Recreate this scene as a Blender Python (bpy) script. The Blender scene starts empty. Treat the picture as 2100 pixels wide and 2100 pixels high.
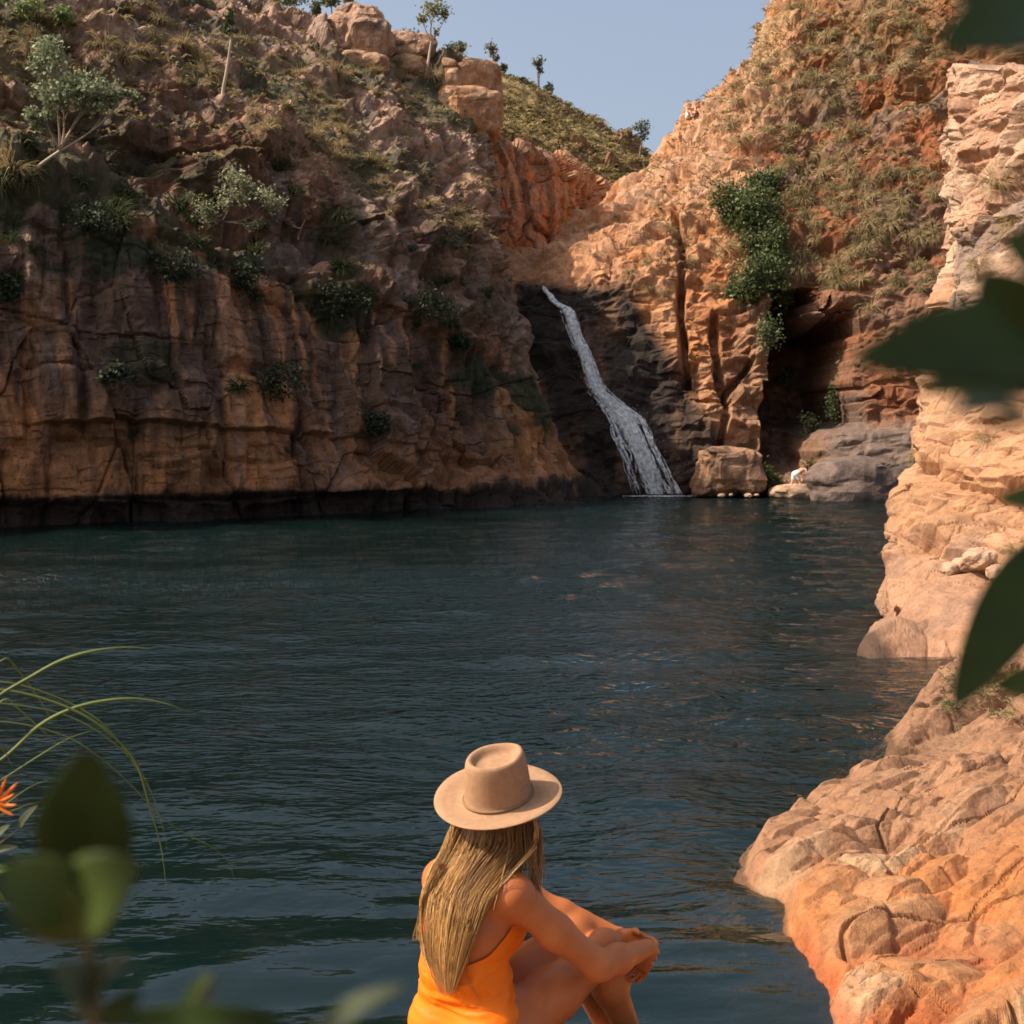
import bpy, math, random
import numpy as np
from mathutils import Vector

rnd = random.Random(7)
RNG = np.random.default_rng(11)
SC = bpy.context.scene
COL = SC.collection
R_ = math.radians

# ------------------------------------------------------------------ camera
CAM_H = 3.0
F_PX = 2450.0            # focal length in pixels of the 2100 px photograph
PITCH = math.atan(164.0 / F_PX)
cam_data = bpy.data.cameras.new('camera')
cam_data.sensor_width = 36.0
cam_data.lens = 36.0 * F_PX / 2100.0
cam_data.clip_start = 0.05
cam_data.clip_end = 3000.0
cam_data.dof.use_dof = True
cam_data.dof.focus_distance = 6.0
cam_data.dof.aperture_fstop = 7.0
cam = bpy.data.objects.new('camera', cam_data)
cam.location = (0, 0, CAM_H)
cam.rotation_euler = (math.pi / 2 - PITCH, 0, 0)
COL.objects.link(cam)
SC.camera = cam

# ------------------------------------------------------------------ sky, sun, exposure
SUN_AZ = R_(-100.0)      # measured from +Y (away from the camera) towards +X
SUN_EL = R_(46.5)
TO_SUN = Vector((math.sin(SUN_AZ) * math.cos(SUN_EL), math.cos(SUN_AZ) * math.cos(SUN_EL), math.sin(SUN_EL)))
world = bpy.data.worlds.new('World')
SC.world = world
world.use_nodes = True
wn = world.node_tree
wn.nodes.clear()
sky = wn.nodes.new('ShaderNodeTexSky')
sky.sky_type = 'NISHITA'
sky.sun_disc = False
sky.sun_elevation = SUN_EL
sky.sun_rotation = SUN_AZ % (2 * math.pi)
sky.altitude = 100
sky.air_density = 1.0
sky.dust_density = 6.0
sky.ozone_density = 1.0
bg = wn.nodes.new('ShaderNodeBackground')
bg.inputs['Strength'].default_value = 0.15
wo = wn.nodes.new('ShaderNodeOutputWorld')
hz = wn.nodes.new('ShaderNodeMix'); hz.data_type = 'RGBA'; hz.inputs['Factor'].default_value = 0.22      # dry-season haze whitening the whole sky
hz.inputs[7].default_value = (3.05, 3.05, 2.95, 1)
wn.links.new(sky.outputs[0], hz.inputs[6])
wn.links.new(hz.outputs[2], bg.inputs['Color'])
wn.links.new(bg.outputs[0], wo.inputs['Surface'])
sun_data = bpy.data.lights.new('sun', 'SUN')
sun_data.energy = 4.8
sun_data.angle = R_(0.53)
sun_data.color = (1.0, 0.90, 0.76)
sun = bpy.data.objects.new('sun', sun_data)
sun.rotation_euler = TO_SUN.to_track_quat('Z', 'Y').to_euler()
COL.objects.link(sun)

SC.view_settings.view_transform = 'Standard'
SC.view_settings.look = 'None'
SC.view_settings.exposure = 0.46
SC.view_settings.gamma = 1.0
SC.view_settings.use_curve_mapping = False
SC.render.engine = 'CYCLES'
cy = SC.cycles
cy.use_denoising = True
cy.max_bounces = 8
cy.diffuse_bounces = 3
cy.glossy_bounces = 4
cy.transmission_bounces = 6
cy.transparent_max_bounces = 12
cy.sample_clamp_indirect = 6.0
cy.caustics_reflective = False
cy.caustics_refractive = False

# ------------------------------------------------------------------ pixel <-> world helpers
_cp, _sp = math.cos(PITCH), math.sin(PITCH)

def ray(px, py):
    a = (px - 1050.0) / F_PX
    b = (1050.0 - py) / F_PX
    return np.array([a, _cp + b * _sp, b * _cp - _sp])

def P(px, py, Y):
    d = ray(px, py)
    t = Y / d[1]
    return np.array([d[0] * t, Y, CAM_H + d[2] * t])

def W(px, py, z=0.0):
    d = ray(px, py)
    t = (z - CAM_H) / d[2]
    return np.array([d[0] * t, d[1] * t, z])

def project(V):
    x = V[:, 0]; y = V[:, 1]; z = V[:, 2] - CAM_H
    depth = y * _cp - z * _sp
    up = y * _sp + z * _cp
    depth = np.where(np.abs(depth) < 1e-6, 1e-6, depth)
    return 1050 + F_PX * x / depth, 1050 - F_PX * up / depth, depth

# ------------------------------------------------------------------ numpy noise
def _hash(ix, iy, iz, seed):
    h = (ix.astype(np.uint32) * np.uint32(374761393) + iy.astype(np.uint32) * np.uint32(668265263)
         + iz.astype(np.uint32) * np.uint32(2147483647) + np.uint32(seed * 974634777 & 0xffffffff))
    h = (h ^ (h >> np.uint32(13))) * np.uint32(1274126177)
    h = (h ^ (h >> np.uint32(16))) * np.uint32(2246822519)
    return h ^ (h >> np.uint32(15))

def _h01(ix, iy, iz, seed):
    return _hash(ix, iy, iz, seed).astype(np.float32) * np.float32(1.0 / 4294967295.0)

def vnoise(p, seed=0):
    p = p.astype(np.float32)
    f = np.floor(p); i = f.astype(np.int64); t = p - f
    t = t * t * t * (t * (t * 6 - 15) + 10)
    x, y, z = i[:, 0], i[:, 1], i[:, 2]
    def c(a, b, d):
        return _h01(x + a, y + b, z + d, seed)
    tx, ty, tz = t[:, 0], t[:, 1], t[:, 2]
    a = c(0, 0, 0) * (1 - tx) + c(1, 0, 0) * tx
    b = c(0, 1, 0) * (1 - tx) + c(1, 1, 0) * tx
    d = c(0, 0, 1) * (1 - tx) + c(1, 0, 1) * tx
    e = c(0, 1, 1) * (1 - tx) + c(1, 1, 1) * tx
    return ((a * (1 - ty) + b * ty) * (1 - tz) + (d * (1 - ty) + e * ty) * tz) * 2 - 1

def fbm(p, seed=0, octaves=4, gain=0.5, lac=2.03):
    out = np.zeros(len(p), np.float32); a = 1.0; s = 0.0
    q = p.copy()
    for o in range(octaves):
        out += a * vnoise(q, seed + o * 17)
        s += a; a *= gain; q = q * lac + 3.7
    return out / s

def worley(p, seed=0, jitter=0.85, box=0.55):
    """F1, F2, random id, vector to the nearest point (in cell space)"""
    p = p.astype(np.float32)
    base = np.floor(p - 0.5).astype(np.int64)
    n = len(p)
    f1 = np.full(n, 1e9, np.float32); f2 = np.full(n, 1e9, np.float32)
    cid = np.zeros(n, np.float32); cv = np.zeros((n, 3), np.float32); cg = np.zeros((n, 3), np.float32)
    for a in (0, 1):
        for b in (0, 1):
            for c in (0, 1):
                ix, iy, iz = base[:, 0] + a, base[:, 1] + b, base[:, 2] + c
                h = _hash(ix, iy, iz, seed)
                jx = (h & np.uint32(1023)).astype(np.float32) / 1023 - 0.5
                jy = ((h >> np.uint32(10)) & np.uint32(1023)).astype(np.float32) / 1023 - 0.5
                jz = ((h >> np.uint32(20)) & np.uint32(1023)).astype(np.float32) / 1023 - 0.5
                dx = p[:, 0] - (ix + 0.5 + jx * jitter); dy = p[:, 1] - (iy + 0.5 + jy * jitter); dz = p[:, 2] - (iz + 0.5 + jz * jitter)
                d = np.maximum(np.maximum(np.abs(dx), np.abs(dy)), np.abs(dz)) * box + np.sqrt(dx * dx + dy * dy + dz * dz) * (1 - box)
                m = d < f1
                f2 = np.where(m, f1, np.minimum(f2, d))
                f1 = np.where(m, d, f1)
                hid = _h01(ix, iy, iz, seed + 101)
                cid = np.where(m, hid, cid)
                cv = np.where(m[:, None], np.stack([dx, dy, dz], 1), cv)
                cg = np.where(m[:, None], np.stack([jy, jz, jx], 1), cg)
    return f1, f2, cid, cv, cg

def smooth(a, lo, hi):
    t = np.clip((a - lo) / (hi - lo), 0, 1)
    return t * t * (3 - 2 * t)

# ------------------------------------------------------------------ object helpers
def tag(o, label=None, cat=None, group=None, kind=None):
    if label: o['label'] = label
    if cat: o['category'] = cat
    if group: o['group'] = group
    if kind: o['kind'] = kind
    return o

def link(name, me, mat=None, parent=None, loc=None):
    o = bpy.data.objects.new(name, me)
    COL.objects.link(o)
    if mat is not None and me is not None and len(me.materials) == 0:
        me.materials.append(mat)
    if parent is not None: o.parent = parent
    if loc is not None: o.location = loc
    return o

def mesh_np(name, V, F, smooth_shade=False, attrs=None):
    """V (n,3); F (m,3|4) int array or list of arrays"""
    me = bpy.data.meshes.new(name)
    V = np.asarray(V, np.float32)
    Fs = F if isinstance(F, list) else [F]
    Fs = [np.asarray(f, np.int32) for f in Fs if len(f)]
    nl = sum(f.size for f in Fs); nf = sum(len(f) for f in Fs)
    me.vertices.add(len(V)); me.vertices.foreach_set('co', V.ravel())
    me.loops.add(nl); me.polygons.add(nf)
    me.loops.foreach_set('vertex_index', np.concatenate([f.ravel() for f in Fs]))
    tot = np.concatenate([np.full(len(f), f.shape[1], np.int32) for f in Fs])
    st = np.concatenate([[0], np.cumsum(tot)[:-1]]).astype(np.int32)
    me.polygons.foreach_set('loop_start', st)
    me.polygons.foreach_set('loop_total', tot)
    me.polygons.foreach_set('use_smooth', np.full(nf, smooth_shade, bool))
    me.update(calc_edges=True)
    me.validate(clean_customdata=False)
    if attrs:
        for k, a in attrs.items():
            a = np.asarray(a, np.float32)
            if a.ndim == 1:
                at = me.attributes.new(k, 'FLOAT', 'POINT'); at.data.foreach_set('value', a)
            else:
                at = me.attributes.new(k, 'FLOAT_COLOR', 'POINT')
                c = np.ones((len(a), 4), np.float32); c[:, :3] = a
                at.data.foreach_set('color', c.ravel())
    return me

def empty(name, loc=(0, 0, 0), rz=0.0):
    o = bpy.data.objects.new(name, None)
    o.empty_display_size = 0.2
    COL.objects.link(o)
    o.location = loc; o.rotation_euler = (0, 0, rz)
    return o

def grid_faces(nr, nc):
    i = np.arange(nr * nc).reshape(nr, nc)
    return np.stack([i[:-1, :-1].ravel(), i[:-1, 1:].ravel(), i[1:, 1:].ravel(), i[1:, :-1].ravel()], 1)

# ------------------------------------------------------------------ materials
def new_mat(name):
    m = bpy.data.materials.new(name); m.use_nodes = True
    nt = m.node_tree; nt.nodes.clear()
    out = nt.nodes.new('ShaderNodeOutputMaterial')
    return m, nt, out

def node(nt, t, **kw):
    n = nt.nodes.new(t)
    for k, v in kw.items():
        if k in n.inputs: n.inputs[k].default_value = v
        else: setattr(n, k, v)
    return n

def rock_material(name, fine=6.0, bump=0.05, rough=0.85, lo=0.72, hi=1.22, speck=0.35):
    """per-vertex mineral colour (attribute 'tint') times fine procedural grain, plus relief"""
    m, nt, out = new_mat(name)
    L = nt.links.new
    b = node(nt, 'ShaderNodeBsdfPrincipled'); b.inputs['Roughness'].default_value = rough
    if 'Specular IOR Level' in b.inputs: b.inputs['Specular IOR Level'].default_value = 0.25
    at = node(nt, 'ShaderNodeAttribute'); at.attribute_name = 'tint'
    tc = node(nt, 'ShaderNodeTexCoord')
    n1 = node(nt, 'ShaderNodeTexNoise'); n1.inputs['Scale'].default_value = fine; n1.inputs['Detail'].default_value = 8; n1.inputs['Roughness'].default_value = 0.68
    L(tc.outputs['Object'], n1.inputs['Vector'])
    r1 = node(nt, 'ShaderNodeMapRange'); r1.inputs['From Min'].default_value = 0.3; r1.inputs['From Max'].default_value = 0.7
    r1.inputs['To Min'].default_value = lo; r1.inputs['To Max'].default_value = hi
    L(n1.outputs['Fac'], r1.inputs['Value'])
    mix = node(nt, 'ShaderNodeMix'); mix.data_type = 'RGBA'; mix.blend_type = 'MULTIPLY'; mix.inputs['Factor'].default_value = 1.0
    cmb = node(nt, 'ShaderNodeCombineColor')
    for k in range(3): L(r1.outputs[0], cmb.inputs[k])
    L(at.outputs['Color'], mix.inputs[6]); L(cmb.outputs[0], mix.inputs[7])
    n3 = node(nt, 'ShaderNodeTexNoise'); n3.inputs['Scale'].default_value = fine * 4.3; n3.inputs['Detail'].default_value = 4
    L(tc.outputs['Object'], n3.inputs['Vector'])
    r3 = node(nt, 'ShaderNodeMapRange'); r3.inputs['From Min'].default_value = 0.56; r3.inputs['From Max'].default_value = 0.68
    r3.inputs['To Min'].default_value = 0.0; r3.inputs['To Max'].default_value = speck
    L(n3.outputs['Fac'], r3.inputs['Value'])
    mx2 = node(nt, 'ShaderNodeMix'); mx2.data_type = 'RGBA'; mx2.blend_type = 'MULTIPLY'
    mx2.inputs[7].default_value = (0.42, 0.36, 0.33, 1)
    L(r3.outputs[0], mx2.inputs['Factor']); L(mix.outputs[2], mx2.inputs[6])
    L(mx2.outputs[2], b.inputs['Base Color'])
    n2 = node(nt, 'ShaderNodeTexNoise'); n2.inputs['Scale'].default_value = fine * 1.7; n2.inputs['Detail'].default_value = 10; n2.inputs['Roughness'].default_value = 0.7
    L(tc.outputs['Object'], n2.inputs['Vector'])
    bp = node(nt, 'ShaderNodeBump'); bp.inputs['Strength'].default_value = 0.9; bp.inputs['Distance'].default_value = bump
    L(n2.outputs['Fac'], bp.inputs['Height']); L(bp.outputs[0], b.inputs['Normal'])
    L(b.outputs[0], out.inputs['Surface'])
    return m

def plain_material(name, color, rough=0.7, var=0.25, scale=8.0, spec=0.3, trans=0.0, bump=0.0, var_hue=None, obj_random=False, sss=0.0, see=0.0):
    m, nt, out = new_mat(name)
    L = nt.links.new
    b = node(nt, 'ShaderNodeBsdfPrincipled'); b.inputs['Roughness'].default_value = rough
    b.inputs['Specular IOR Level'].default_value = spec
    tc = node(nt, 'ShaderNodeTexCoord')
    n1 = node(nt, 'ShaderNodeTexNoise'); n1.inputs['Scale'].default_value = scale; n1.inputs['Detail'].default_value = 5
    L(tc.outputs['Object'], n1.inputs['Vector'])
    ramp = node(nt, 'ShaderNodeMix'); ramp.data_type = 'RGBA'
    c = np.array(color[:3])
    c2 = np.array(var_hue[:3]) if var_hue is not None else np.clip(c * (1 + var), 0, 1)
    ramp.inputs[6].default_value = (*np.clip(c * (1 - var), 0, 1), 1); ramp.inputs[7].default_value = (*c2, 1)
    r1 = node(nt, 'ShaderNodeMapRange'); r1.inputs['From Min'].default_value = 0.3; r1.inputs['From Max'].default_value = 0.7
    L(n1.outputs['Fac'], r1.inputs['Value'])
    if obj_random:
        oi = node(nt, 'ShaderNodeObjectInfo')
        ad = node(nt, 'ShaderNodeMath'); ad.operation = 'MULTIPLY_ADD'; ad.inputs[1].default_value = 0.7
        L(oi.outputs['Random'], ad.inputs[0])
        md = node(nt, 'ShaderNodeMath'); md.operation = 'MULTIPLY'; md.inputs[1].default_value = 0.3
        L(r1.outputs[0], md.inputs[0]); L(md.outputs[0], ad.inputs[2]); L(ad.outputs[0], ramp.inputs['Factor'])
    else:
        L(r1.outputs[0], ramp.inputs['Factor'])
    L(ramp.outputs[2], b.inputs['Base Color'])
    if sss > 0:
        b.inputs['Subsurface Weight'].default_value = sss
        b.inputs['Subsurface Radius'].default_value = (0.012, 0.005, 0.003)
        b.inputs['Subsurface Scale'].default_value = 1.0
    if bump > 0:
        n2 = node(nt, 'ShaderNodeTexNoise'); n2.inputs['Scale'].default_value = scale * 3; n2.inputs['Detail'].default_value = 6
        L(tc.outputs['Object'], n2.inputs['Vector'])
        bp = node(nt, 'ShaderNodeBump'); bp.inputs['Strength'].default_value = 0.7; bp.inputs['Distance'].default_value = bump
        L(n2.outputs['Fac'], bp.inputs['Height']); L(bp.outputs[0], b.inputs['Normal'])
    if trans > 0:
        tr = node(nt, 'ShaderNodeBsdfTranslucent')
        L(ramp.outputs[2], tr.inputs['Color'])
        ms = node(nt, 'ShaderNodeMixShader'); ms.inputs[0].default_value = trans
        L(b.outputs[0], ms.inputs[1]); L(tr.outputs[0], ms.inputs[2]); last = ms
    else:
        last = b
    if see > 0:      # clear water between the bubbles, uneven along the threads
        tp = node(nt, 'ShaderNodeBsdfTransparent'); m2 = node(nt, 'ShaderNodeMixShader')
        n4 = node(nt, 'ShaderNodeTexNoise'); n4.inputs['Scale'].default_value = 5.0; n4.inputs['Detail'].default_value = 4
        L(tc.outputs['Object'], n4.inputs['Vector'])
        r4 = node(nt, 'ShaderNodeMapRange'); r4.inputs['From Min'].default_value = .35; r4.inputs['From Max'].default_value = .65
        r4.inputs['To Min'].default_value = see - .4; r4.inputs['To Max'].default_value = see + .4
        L(n4.outputs['Fac'], r4.inputs['Value']); L(r4.outputs[0], m2.inputs[0])
        L(last.outputs[0], m2.inputs[1]); L(tp.outputs[0], m2.inputs[2]); last = m2
    L(last.outputs[0], out.inputs['Surface'])
    return m

# ================================================================== lofted cliffs
def pchip1(y, t):
    """monotone cubic through y (n, ...) at uniform knots, sampled at t"""
    n = len(y)
    d = y[1:] - y[:-1]
    m = np.zeros_like(y)
    a, b = d[:-1], d[1:]
    same = (a * b) > 0
    with np.errstate(divide='ignore', invalid='ignore'):
        hm = 2 * a * b / (a + b)
    m[1:-1] = np.where(same, hm, 0)
    m[0] = d[0]; m[-1] = d[-1]
    i = np.clip(np.floor(t).astype(int), 0, n - 2)
    u = (t - i).reshape((-1,) + (1,) * (y.ndim - 1))
    h00 = 2 * u**3 - 3 * u**2 + 1; h10 = u**3 - 2 * u**2 + u; h01 = -2 * u**3 + 3 * u**2; h11 = u**3 - u**2
    return h00 * y[i] + h10 * m[i] + h01 * y[i + 1] + h11 * m[i + 1]

def knots(counts):
    return np.concatenate([k + np.arange(c) / c for k, c in enumerate(counts)] + [[len(counts)]])

def loft(net, cu, cv):
    """net (R, C, k) -> dense (nr, nc, k); cu: samples per column span, cv per row span"""
    a = pchip1(net, knots(cv))
    b = pchip1(np.swapaxes(a, 0, 1), knots(cu))
    return np.swapaxes(b, 0, 1)

def grid_normals(G):
    du = np.gradient(G, axis=1); dv = np.gradient(G, axis=0)
    n = np.cross(du, dv)
    n /= np.linalg.norm(n, axis=2, keepdims=True) + 1e-9
    return n

def blocks(p, size, seed, warp=0.35, tilt=0.7, crack=0.0, crack_w=0.05, box=0.55):
    """faceted jointed-rock relief: returns (height -0.5..0.5-ish, random id, crack 0..1)"""
    q = p / np.array(size, np.float32)
    w = np.stack([vnoise(q * 0.6 + 5, seed + 1), vnoise(q * 0.6 + 25, seed + 2), vnoise(q * 0.6 + 45, seed + 3)], 1)
    q = q + w * warp
    f1, f2, cid, cv, cg = worley(q, seed, 0.85, box)
    h = (cid - 0.5) + tilt * (cv * cg * 2).sum(1)
    e = f2 - f1
    ck = 1 - smooth(e, 0.0, crack_w)
    return h - crack * ck, cid, ck

def facets(p, size, seed, tilt=0.7, steep=1.6, flat=0.38, warp=0.3, dims=3, jitter=0.7, z2=0.0):
    """angular rock: the highest of tilted, chipped blocks at every point (continuous, with crisp creases)"""
    q = (p / np.array(size, np.float32)).astype(np.float32)
    if warp:
        q = q + warp * np.stack([vnoise(q * 0.7 + 5, seed + 1), vnoise(q * 0.7 + 25, seed + 2), vnoise(q * 0.7 + 45, seed + 3)], 1)
    base = np.floor(q).astype(np.int64)
    n = len(q)
    best = np.full(n, -1e9, np.float32); sec = np.full(n, -1e9, np.float32); cid = np.zeros(n, np.float32)
    for a in (-1, 0, 1):
        for b in (-1, 0, 1):
            for c in ((-1, 0, 1) if dims == 3 else (0,)):
                ix, iy = base[:, 0] + a, base[:, 1] + b
                iz = base[:, 2] + c if dims == 3 else np.zeros_like(ix)
                h = _hash(ix, iy, iz, seed)
                j = [((h >> np.uint32(s)) & np.uint32(1023)).astype(np.float32) / 1023 - 0.5 for s in (0, 10, 20)]
                g = _hash(ix, iy, iz, seed + 7)
                k = [((g >> np.uint32(s)) & np.uint32(1023)).astype(np.float32) / 1023 - 0.5 for s in (0, 10, 20)]
                dx = q[:, 0] - (ix + 0.5 + j[0] * jitter); dy = q[:, 1] - (iy + 0.5 + j[1] * jitter)
                if dims == 3:
                    dz = q[:, 2] - (iz + 0.5 + j[2] * jitter)
                    di = np.maximum(np.maximum(np.abs(dx), np.abs(dy)), np.abs(dz)); t = k[0] * dx + k[1] * dy + k[2] * dz
                else:
                    di = np.maximum(np.abs(dx), np.abs(dy)); t = k[0] * dx + k[1] * dy
                r = (h >> np.uint32(4) & np.uint32(4095)).astype(np.float32) / 4095
                v = (r - 0.5) + 2 * tilt * t - steep * np.maximum(di - flat, 0)
                m = v > best
                sec = np.where(m, best, np.maximum(sec, v)); best = np.where(m, v, best); cid = np.where(m, r, cid)
    return best - 0.15, cid, 1 - smooth(best - sec, 0, 0.05)

def along(V, ang):
    """rotate about z so that x runs along the face"""
    c, s = math.cos(ang), math.sin(ang)
    return np.stack([V[:, 0] * c + V[:, 1] * s, -V[:, 0] * s + V[:, 1] * c, V[:, 2]], 1).astype(np.float32)

def strata(z, thick, seed, sharp=0.25):
    """bedding ledges: stepped offset by layer with short ramps"""
    q = z / thick
    i = np.floor(q).astype(np.int64); f = q - i
    zero = np.zeros_like(i)
    a = _h01(i, zero, zero, seed); b = _h01(i + 1, zero, zero, seed)
    t = smooth(f, 1 - sharp, 1.0)
    return a * (1 - t) + b * t - 0.5, _h01(i, zero + 3, zero, seed)

def blur(d, nr, nc, n=1):
    """soften relief by a cell so that steep steps do not alias on the grid"""
    d = np.asarray(d, np.float32).reshape(nr, nc)
    for _ in range(n):
        e = np.pad(d, 1, mode='edge')
        d = (e[1:-1, 1:-1] * 4 + (e[:-2, 1:-1] + e[2:, 1:-1] + e[1:-1, :-2] + e[1:-1, 2:]) * 2 + e[:-2, :-2] + e[2:, 2:] + e[:-2, 2:] + e[2:, :-2]) / 16
    return d.ravel()

def mixc(a, b, t):
    return a * (1 - t[:, None]) + np.asarray(b, np.float32)[None, :] * t[:, None]

C_ORANGE = (0.43, 0.175, 0.062)
C_RUST = (0.32, 0.105, 0.036)
C_PALE = (0.49, 0.275, 0.155)
C_CREAM = (0.52, 0.360, 0.250)
C_BROWN = (0.155, 0.085, 0.052)
C_GREY = (0.21, 0.165, 0.14)
C_VARN = (0.072, 0.043, 0.030)  # desert varnish, its colour also darkened to deepen the shade on the wall
C_WET = (0.020, 0.017, 0.015)
C_MOSS = (0.040, 0.046, 0.022)
C_STRAW = (0.30, 0.235, 0.11)

SURF = {}      # name -> dense vertex arrays used to set plants on the rock

def finish(name, G, tint, mat, keep=None):
    nr, nc = G.shape[:2]
    V = G.reshape(-1, 3)
    F = grid_faces(nr, nc)
    me = mesh_np(name, V, F, False, {'tint': np.clip(tint, 0.004, 0.9)})
    o = link(name, me, mat)
    o['kind'] = 'structure'
    px, py, dp = project(V)
    SURF[name] = dict(V=V, N=grid_normals(G).reshape(-1, 3), px=px, py=py, dp=dp)
    return o

def net_from(cols, zback=None):
    """cols: list of columns, each a list of (px, py, Y) from low to high -> (R, C, 3)"""
    return np.array([[P(*q) if len(q) == 3 else np.array(q[:3]) for q in c] for c in cols]).swapaxes(0, 1)

M_cliff = rock_material('sandstone_cliff', fine=2.4, bump=0.12, lo=0.52, hi=1.36, speck=0.65)  # dark speck and contrast raised, also standing in for small crevice shadows
M_pale = rock_material('pale_sandstone', fine=5.0, bump=0.022, lo=0.68, hi=1.2, speck=0.4)
M_slab = rock_material('orange_sandstone', fine=11.0, bump=0.03, lo=0.66, hi=1.2, speck=0.45)
M_wet = rock_material('wet_rock', fine=3.0, bump=0.06, rough=0.35)

def end_rows(c, up=(6, -2.0), far=(40, -3.0)):
    """close a column: a last visible point, then rock running back from the rim"""
    p = P(*c[-1]) if len(c[-1]) == 3 else np.array(c[-1][:3])
    a = p + np.array([p[0] / p[1] * up[0], up[0], up[1]])
    b = p + np.array([p[0] / p[1] * far[0], far[0], far[1]])
    return c + [(*a, 0), (*b, 0)]

def base_row(c, dz=-3.2):
    p = P(*c[0])
    return [(p[0], p[1] + 0.6, dz, 0)] + c

# ------------------------------------------------------------------ left cliff
LC = [
 [(-420,1112,33),(-420,1060,33.2),(-420,900,33.5),(-420,700,34),(-420,480,35),(-420,330,36.5),(-420,220,40),(-420,60,41),(-420,-120,43),(-420,-300,50)],
 [(-180,1098,35),(-180,1045,35.1),(-180,900,35.3),(-180,700,35.8),(-180,470,36.8),(-180,350,38.5),(-180,240,41.8),(-180,80,43),(-180,-90,45),(-180,-260,53)],
 [(0,1085,36.9),(0,1035,36.8),(0,900,37.0),(0,720,37.5),(0,480,38.3),(0,385,39.4),(0,300,42.8),(0,140,44),(0,-20,46.5),(0,-210,56)],
 [(160,1079,38.2),(160,1030,38.0),(160,890,38.2),(160,725,38.8),(160,520,39.6),(160,410,40.6),(160,340,43.8),(160,190,45),(160,50,47.8),(160,-150,57.5)],
 [(320,1073,39.4),(320,1025,39.2),(320,890,39.4),(320,740,40.1),(320,560,40.8),(320,455,41.8),(320,395,44.6),(320,240,45.9),(320,110,49.5),(320,-60,60)],
 [(470,1067,40.8),(470,1022,40.6),(470,890,40.8),(470,770,41.5),(470,600,42.1),(470,500,43.1),(470,450,45.5),(470,300,46.9),(470,160,52),(470,5,63)],
 [(620,1061,42.2),(620,1015,42.2),(620,900,42.6),(620,800,43.4),(620,660,44.0),(620,545,44.8),(620,500,46.8),(620,350,48.3),(620,215,54),(620,66,65)],
 [(760,1055,43.6),(760,1008,43.6),(760,920,44.6),(760,830,45.3),(760,700,45.8),(760,600,46.4),(760,545,48.2),(760,410,49.8),(760,285,55),(760,112,66)],
 [(880,1049,45.4),(880,1000,45.6),(880,930,47.0),(880,850,47.8),(880,740,48.4),(880,640,48.8),(880,580,50.4),(880,470,52.2),(880,345,57),(880,140,67.5)],
 [(985,1044,46.6),(985,1000,47.2),(985,945,49.4),(985,880,50.2),(985,780,50.8),(985,690,51.3),(985,620,52.5),(985,500,54.6),(975,375,59),(960,146,68)],
 [(1110,1036,48.8),(1095,1000,49.8),(1080,955,51.6),(1075,890,52.2),(1055,800,52.6),(1030,700,53.2),(1020,620,54.3),(1000,505,56.5),(995,390,60.5),(995,158,69)],
 [(1250,1024,53.2),(1190,985,53.4),(1148,945,53.4),(1142,880,53.6),(1100,800,54.0),(1064,700,54.8),(1046,610,56.2),(1014,510,58.3),(1010,400,62.5),(1007,165,70)],
 [(1270,1020,57.0),(1185,960,57.5),(1135,900,57.5),(1120,830,58),(1075,760,58.5),(1035,680,59.5),(1020,600,61),(998,520,64),(995,420,68),(990,180,76)],
]
LC = [end_rows(base_row(c)) for c in LC]
cu = [10, 44, 62, 62, 60, 60, 58, 52, 46, 50, 54, 20]
cv = [4, 20, 56, 72, 78, 48, 28, 62, 56, 74, 10, 5]
G = loft(net_from(LC), cu, cv)
N = grid_normals(G)
nr, nc = G.shape[:2]
V = G.reshape(-1, 3); Nn = N.reshape(-1, 3)
A = along(V, R_(33))
z = V[:, 2]
rowi = np.arange(nr).repeat(nc).astype(np.float32)
r_ledge = float(sum(cv[:6])); r_tier = float(sum(cv[:8]))
upper = smooth(rowi + 10 * vnoise(A * .3, 2), r_ledge - 30, r_ledge + 6); lower = 1 - upper
top_ = smooth(rowi + 30 * vnoise(A * .25, 4), r_tier - 20, r_tier + 25)
b1, id1, k1 = blocks(A, (3.0, 4.5, 6.5), 3, tilt=0.25, crack=0.12, crack_w=0.03, warp=.3, box=.65)
b2, id2, k2 = facets(A, (1.2, 1.5, 2.9), 5, tilt=.45, steep=2.4, flat=.42)
b3, id3, k3 = facets(A, (0.55, 0.6, 1.05), 8, tilt=.7, steep=2.6)
b4, id4, k4 = blocks(A, (1.0, 1.0, 0.32), 9, tilt=0.5, box=.7)
c1, jd1, _ = facets(A, (3.2, 3.0, 2.6), 13, tilt=.9, steep=2.2)
c2, jd2, _ = facets(A, (1.15, 1.1, 1.0), 14, tilt=.9, steep=2.0)
wz = z + 0.08 * A[:, 0] + 0.7 * vnoise(A * np.array([.16, .16, .3], np.float32), 31) + .5 * (id1 - .5)
s1, sid = strata(wz, 2.1, 12, 0.05)
s5, _ = strata(wz + .2 * vnoise(A * .8, 3), .75, 19, 0.15)
s1 = s1 * smooth(vnoise(A * .2, 33), -.5, .5)
rough = fbm(A * 1.1, 41, 4, 0.6)
soil = smooth(fbm(A * np.array([.22, .22, .35], np.float32), 43, 4), -.02, .30) * upper * (.45 + .55 * top_)
nzf = 1 - smooth(np.abs(Nn[:, 2]), .5, .85)
s1 = s1 * nzf; s5 = s5 * nzf
dis = lower * (b1 * .80 + b2 * .78 + b3 * .24 + b4 * .08 + s1 * .55 + s5 * .16 + rough * .04)
dis += upper * (1 - .78 * soil) * (c1 * 1.25 + c2 * .62 + b2 * .3 + b3 * .30 + b4 * .14 + s1 * .8 + s5 * .4 + rough * .10) + soil * rough * .25
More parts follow.
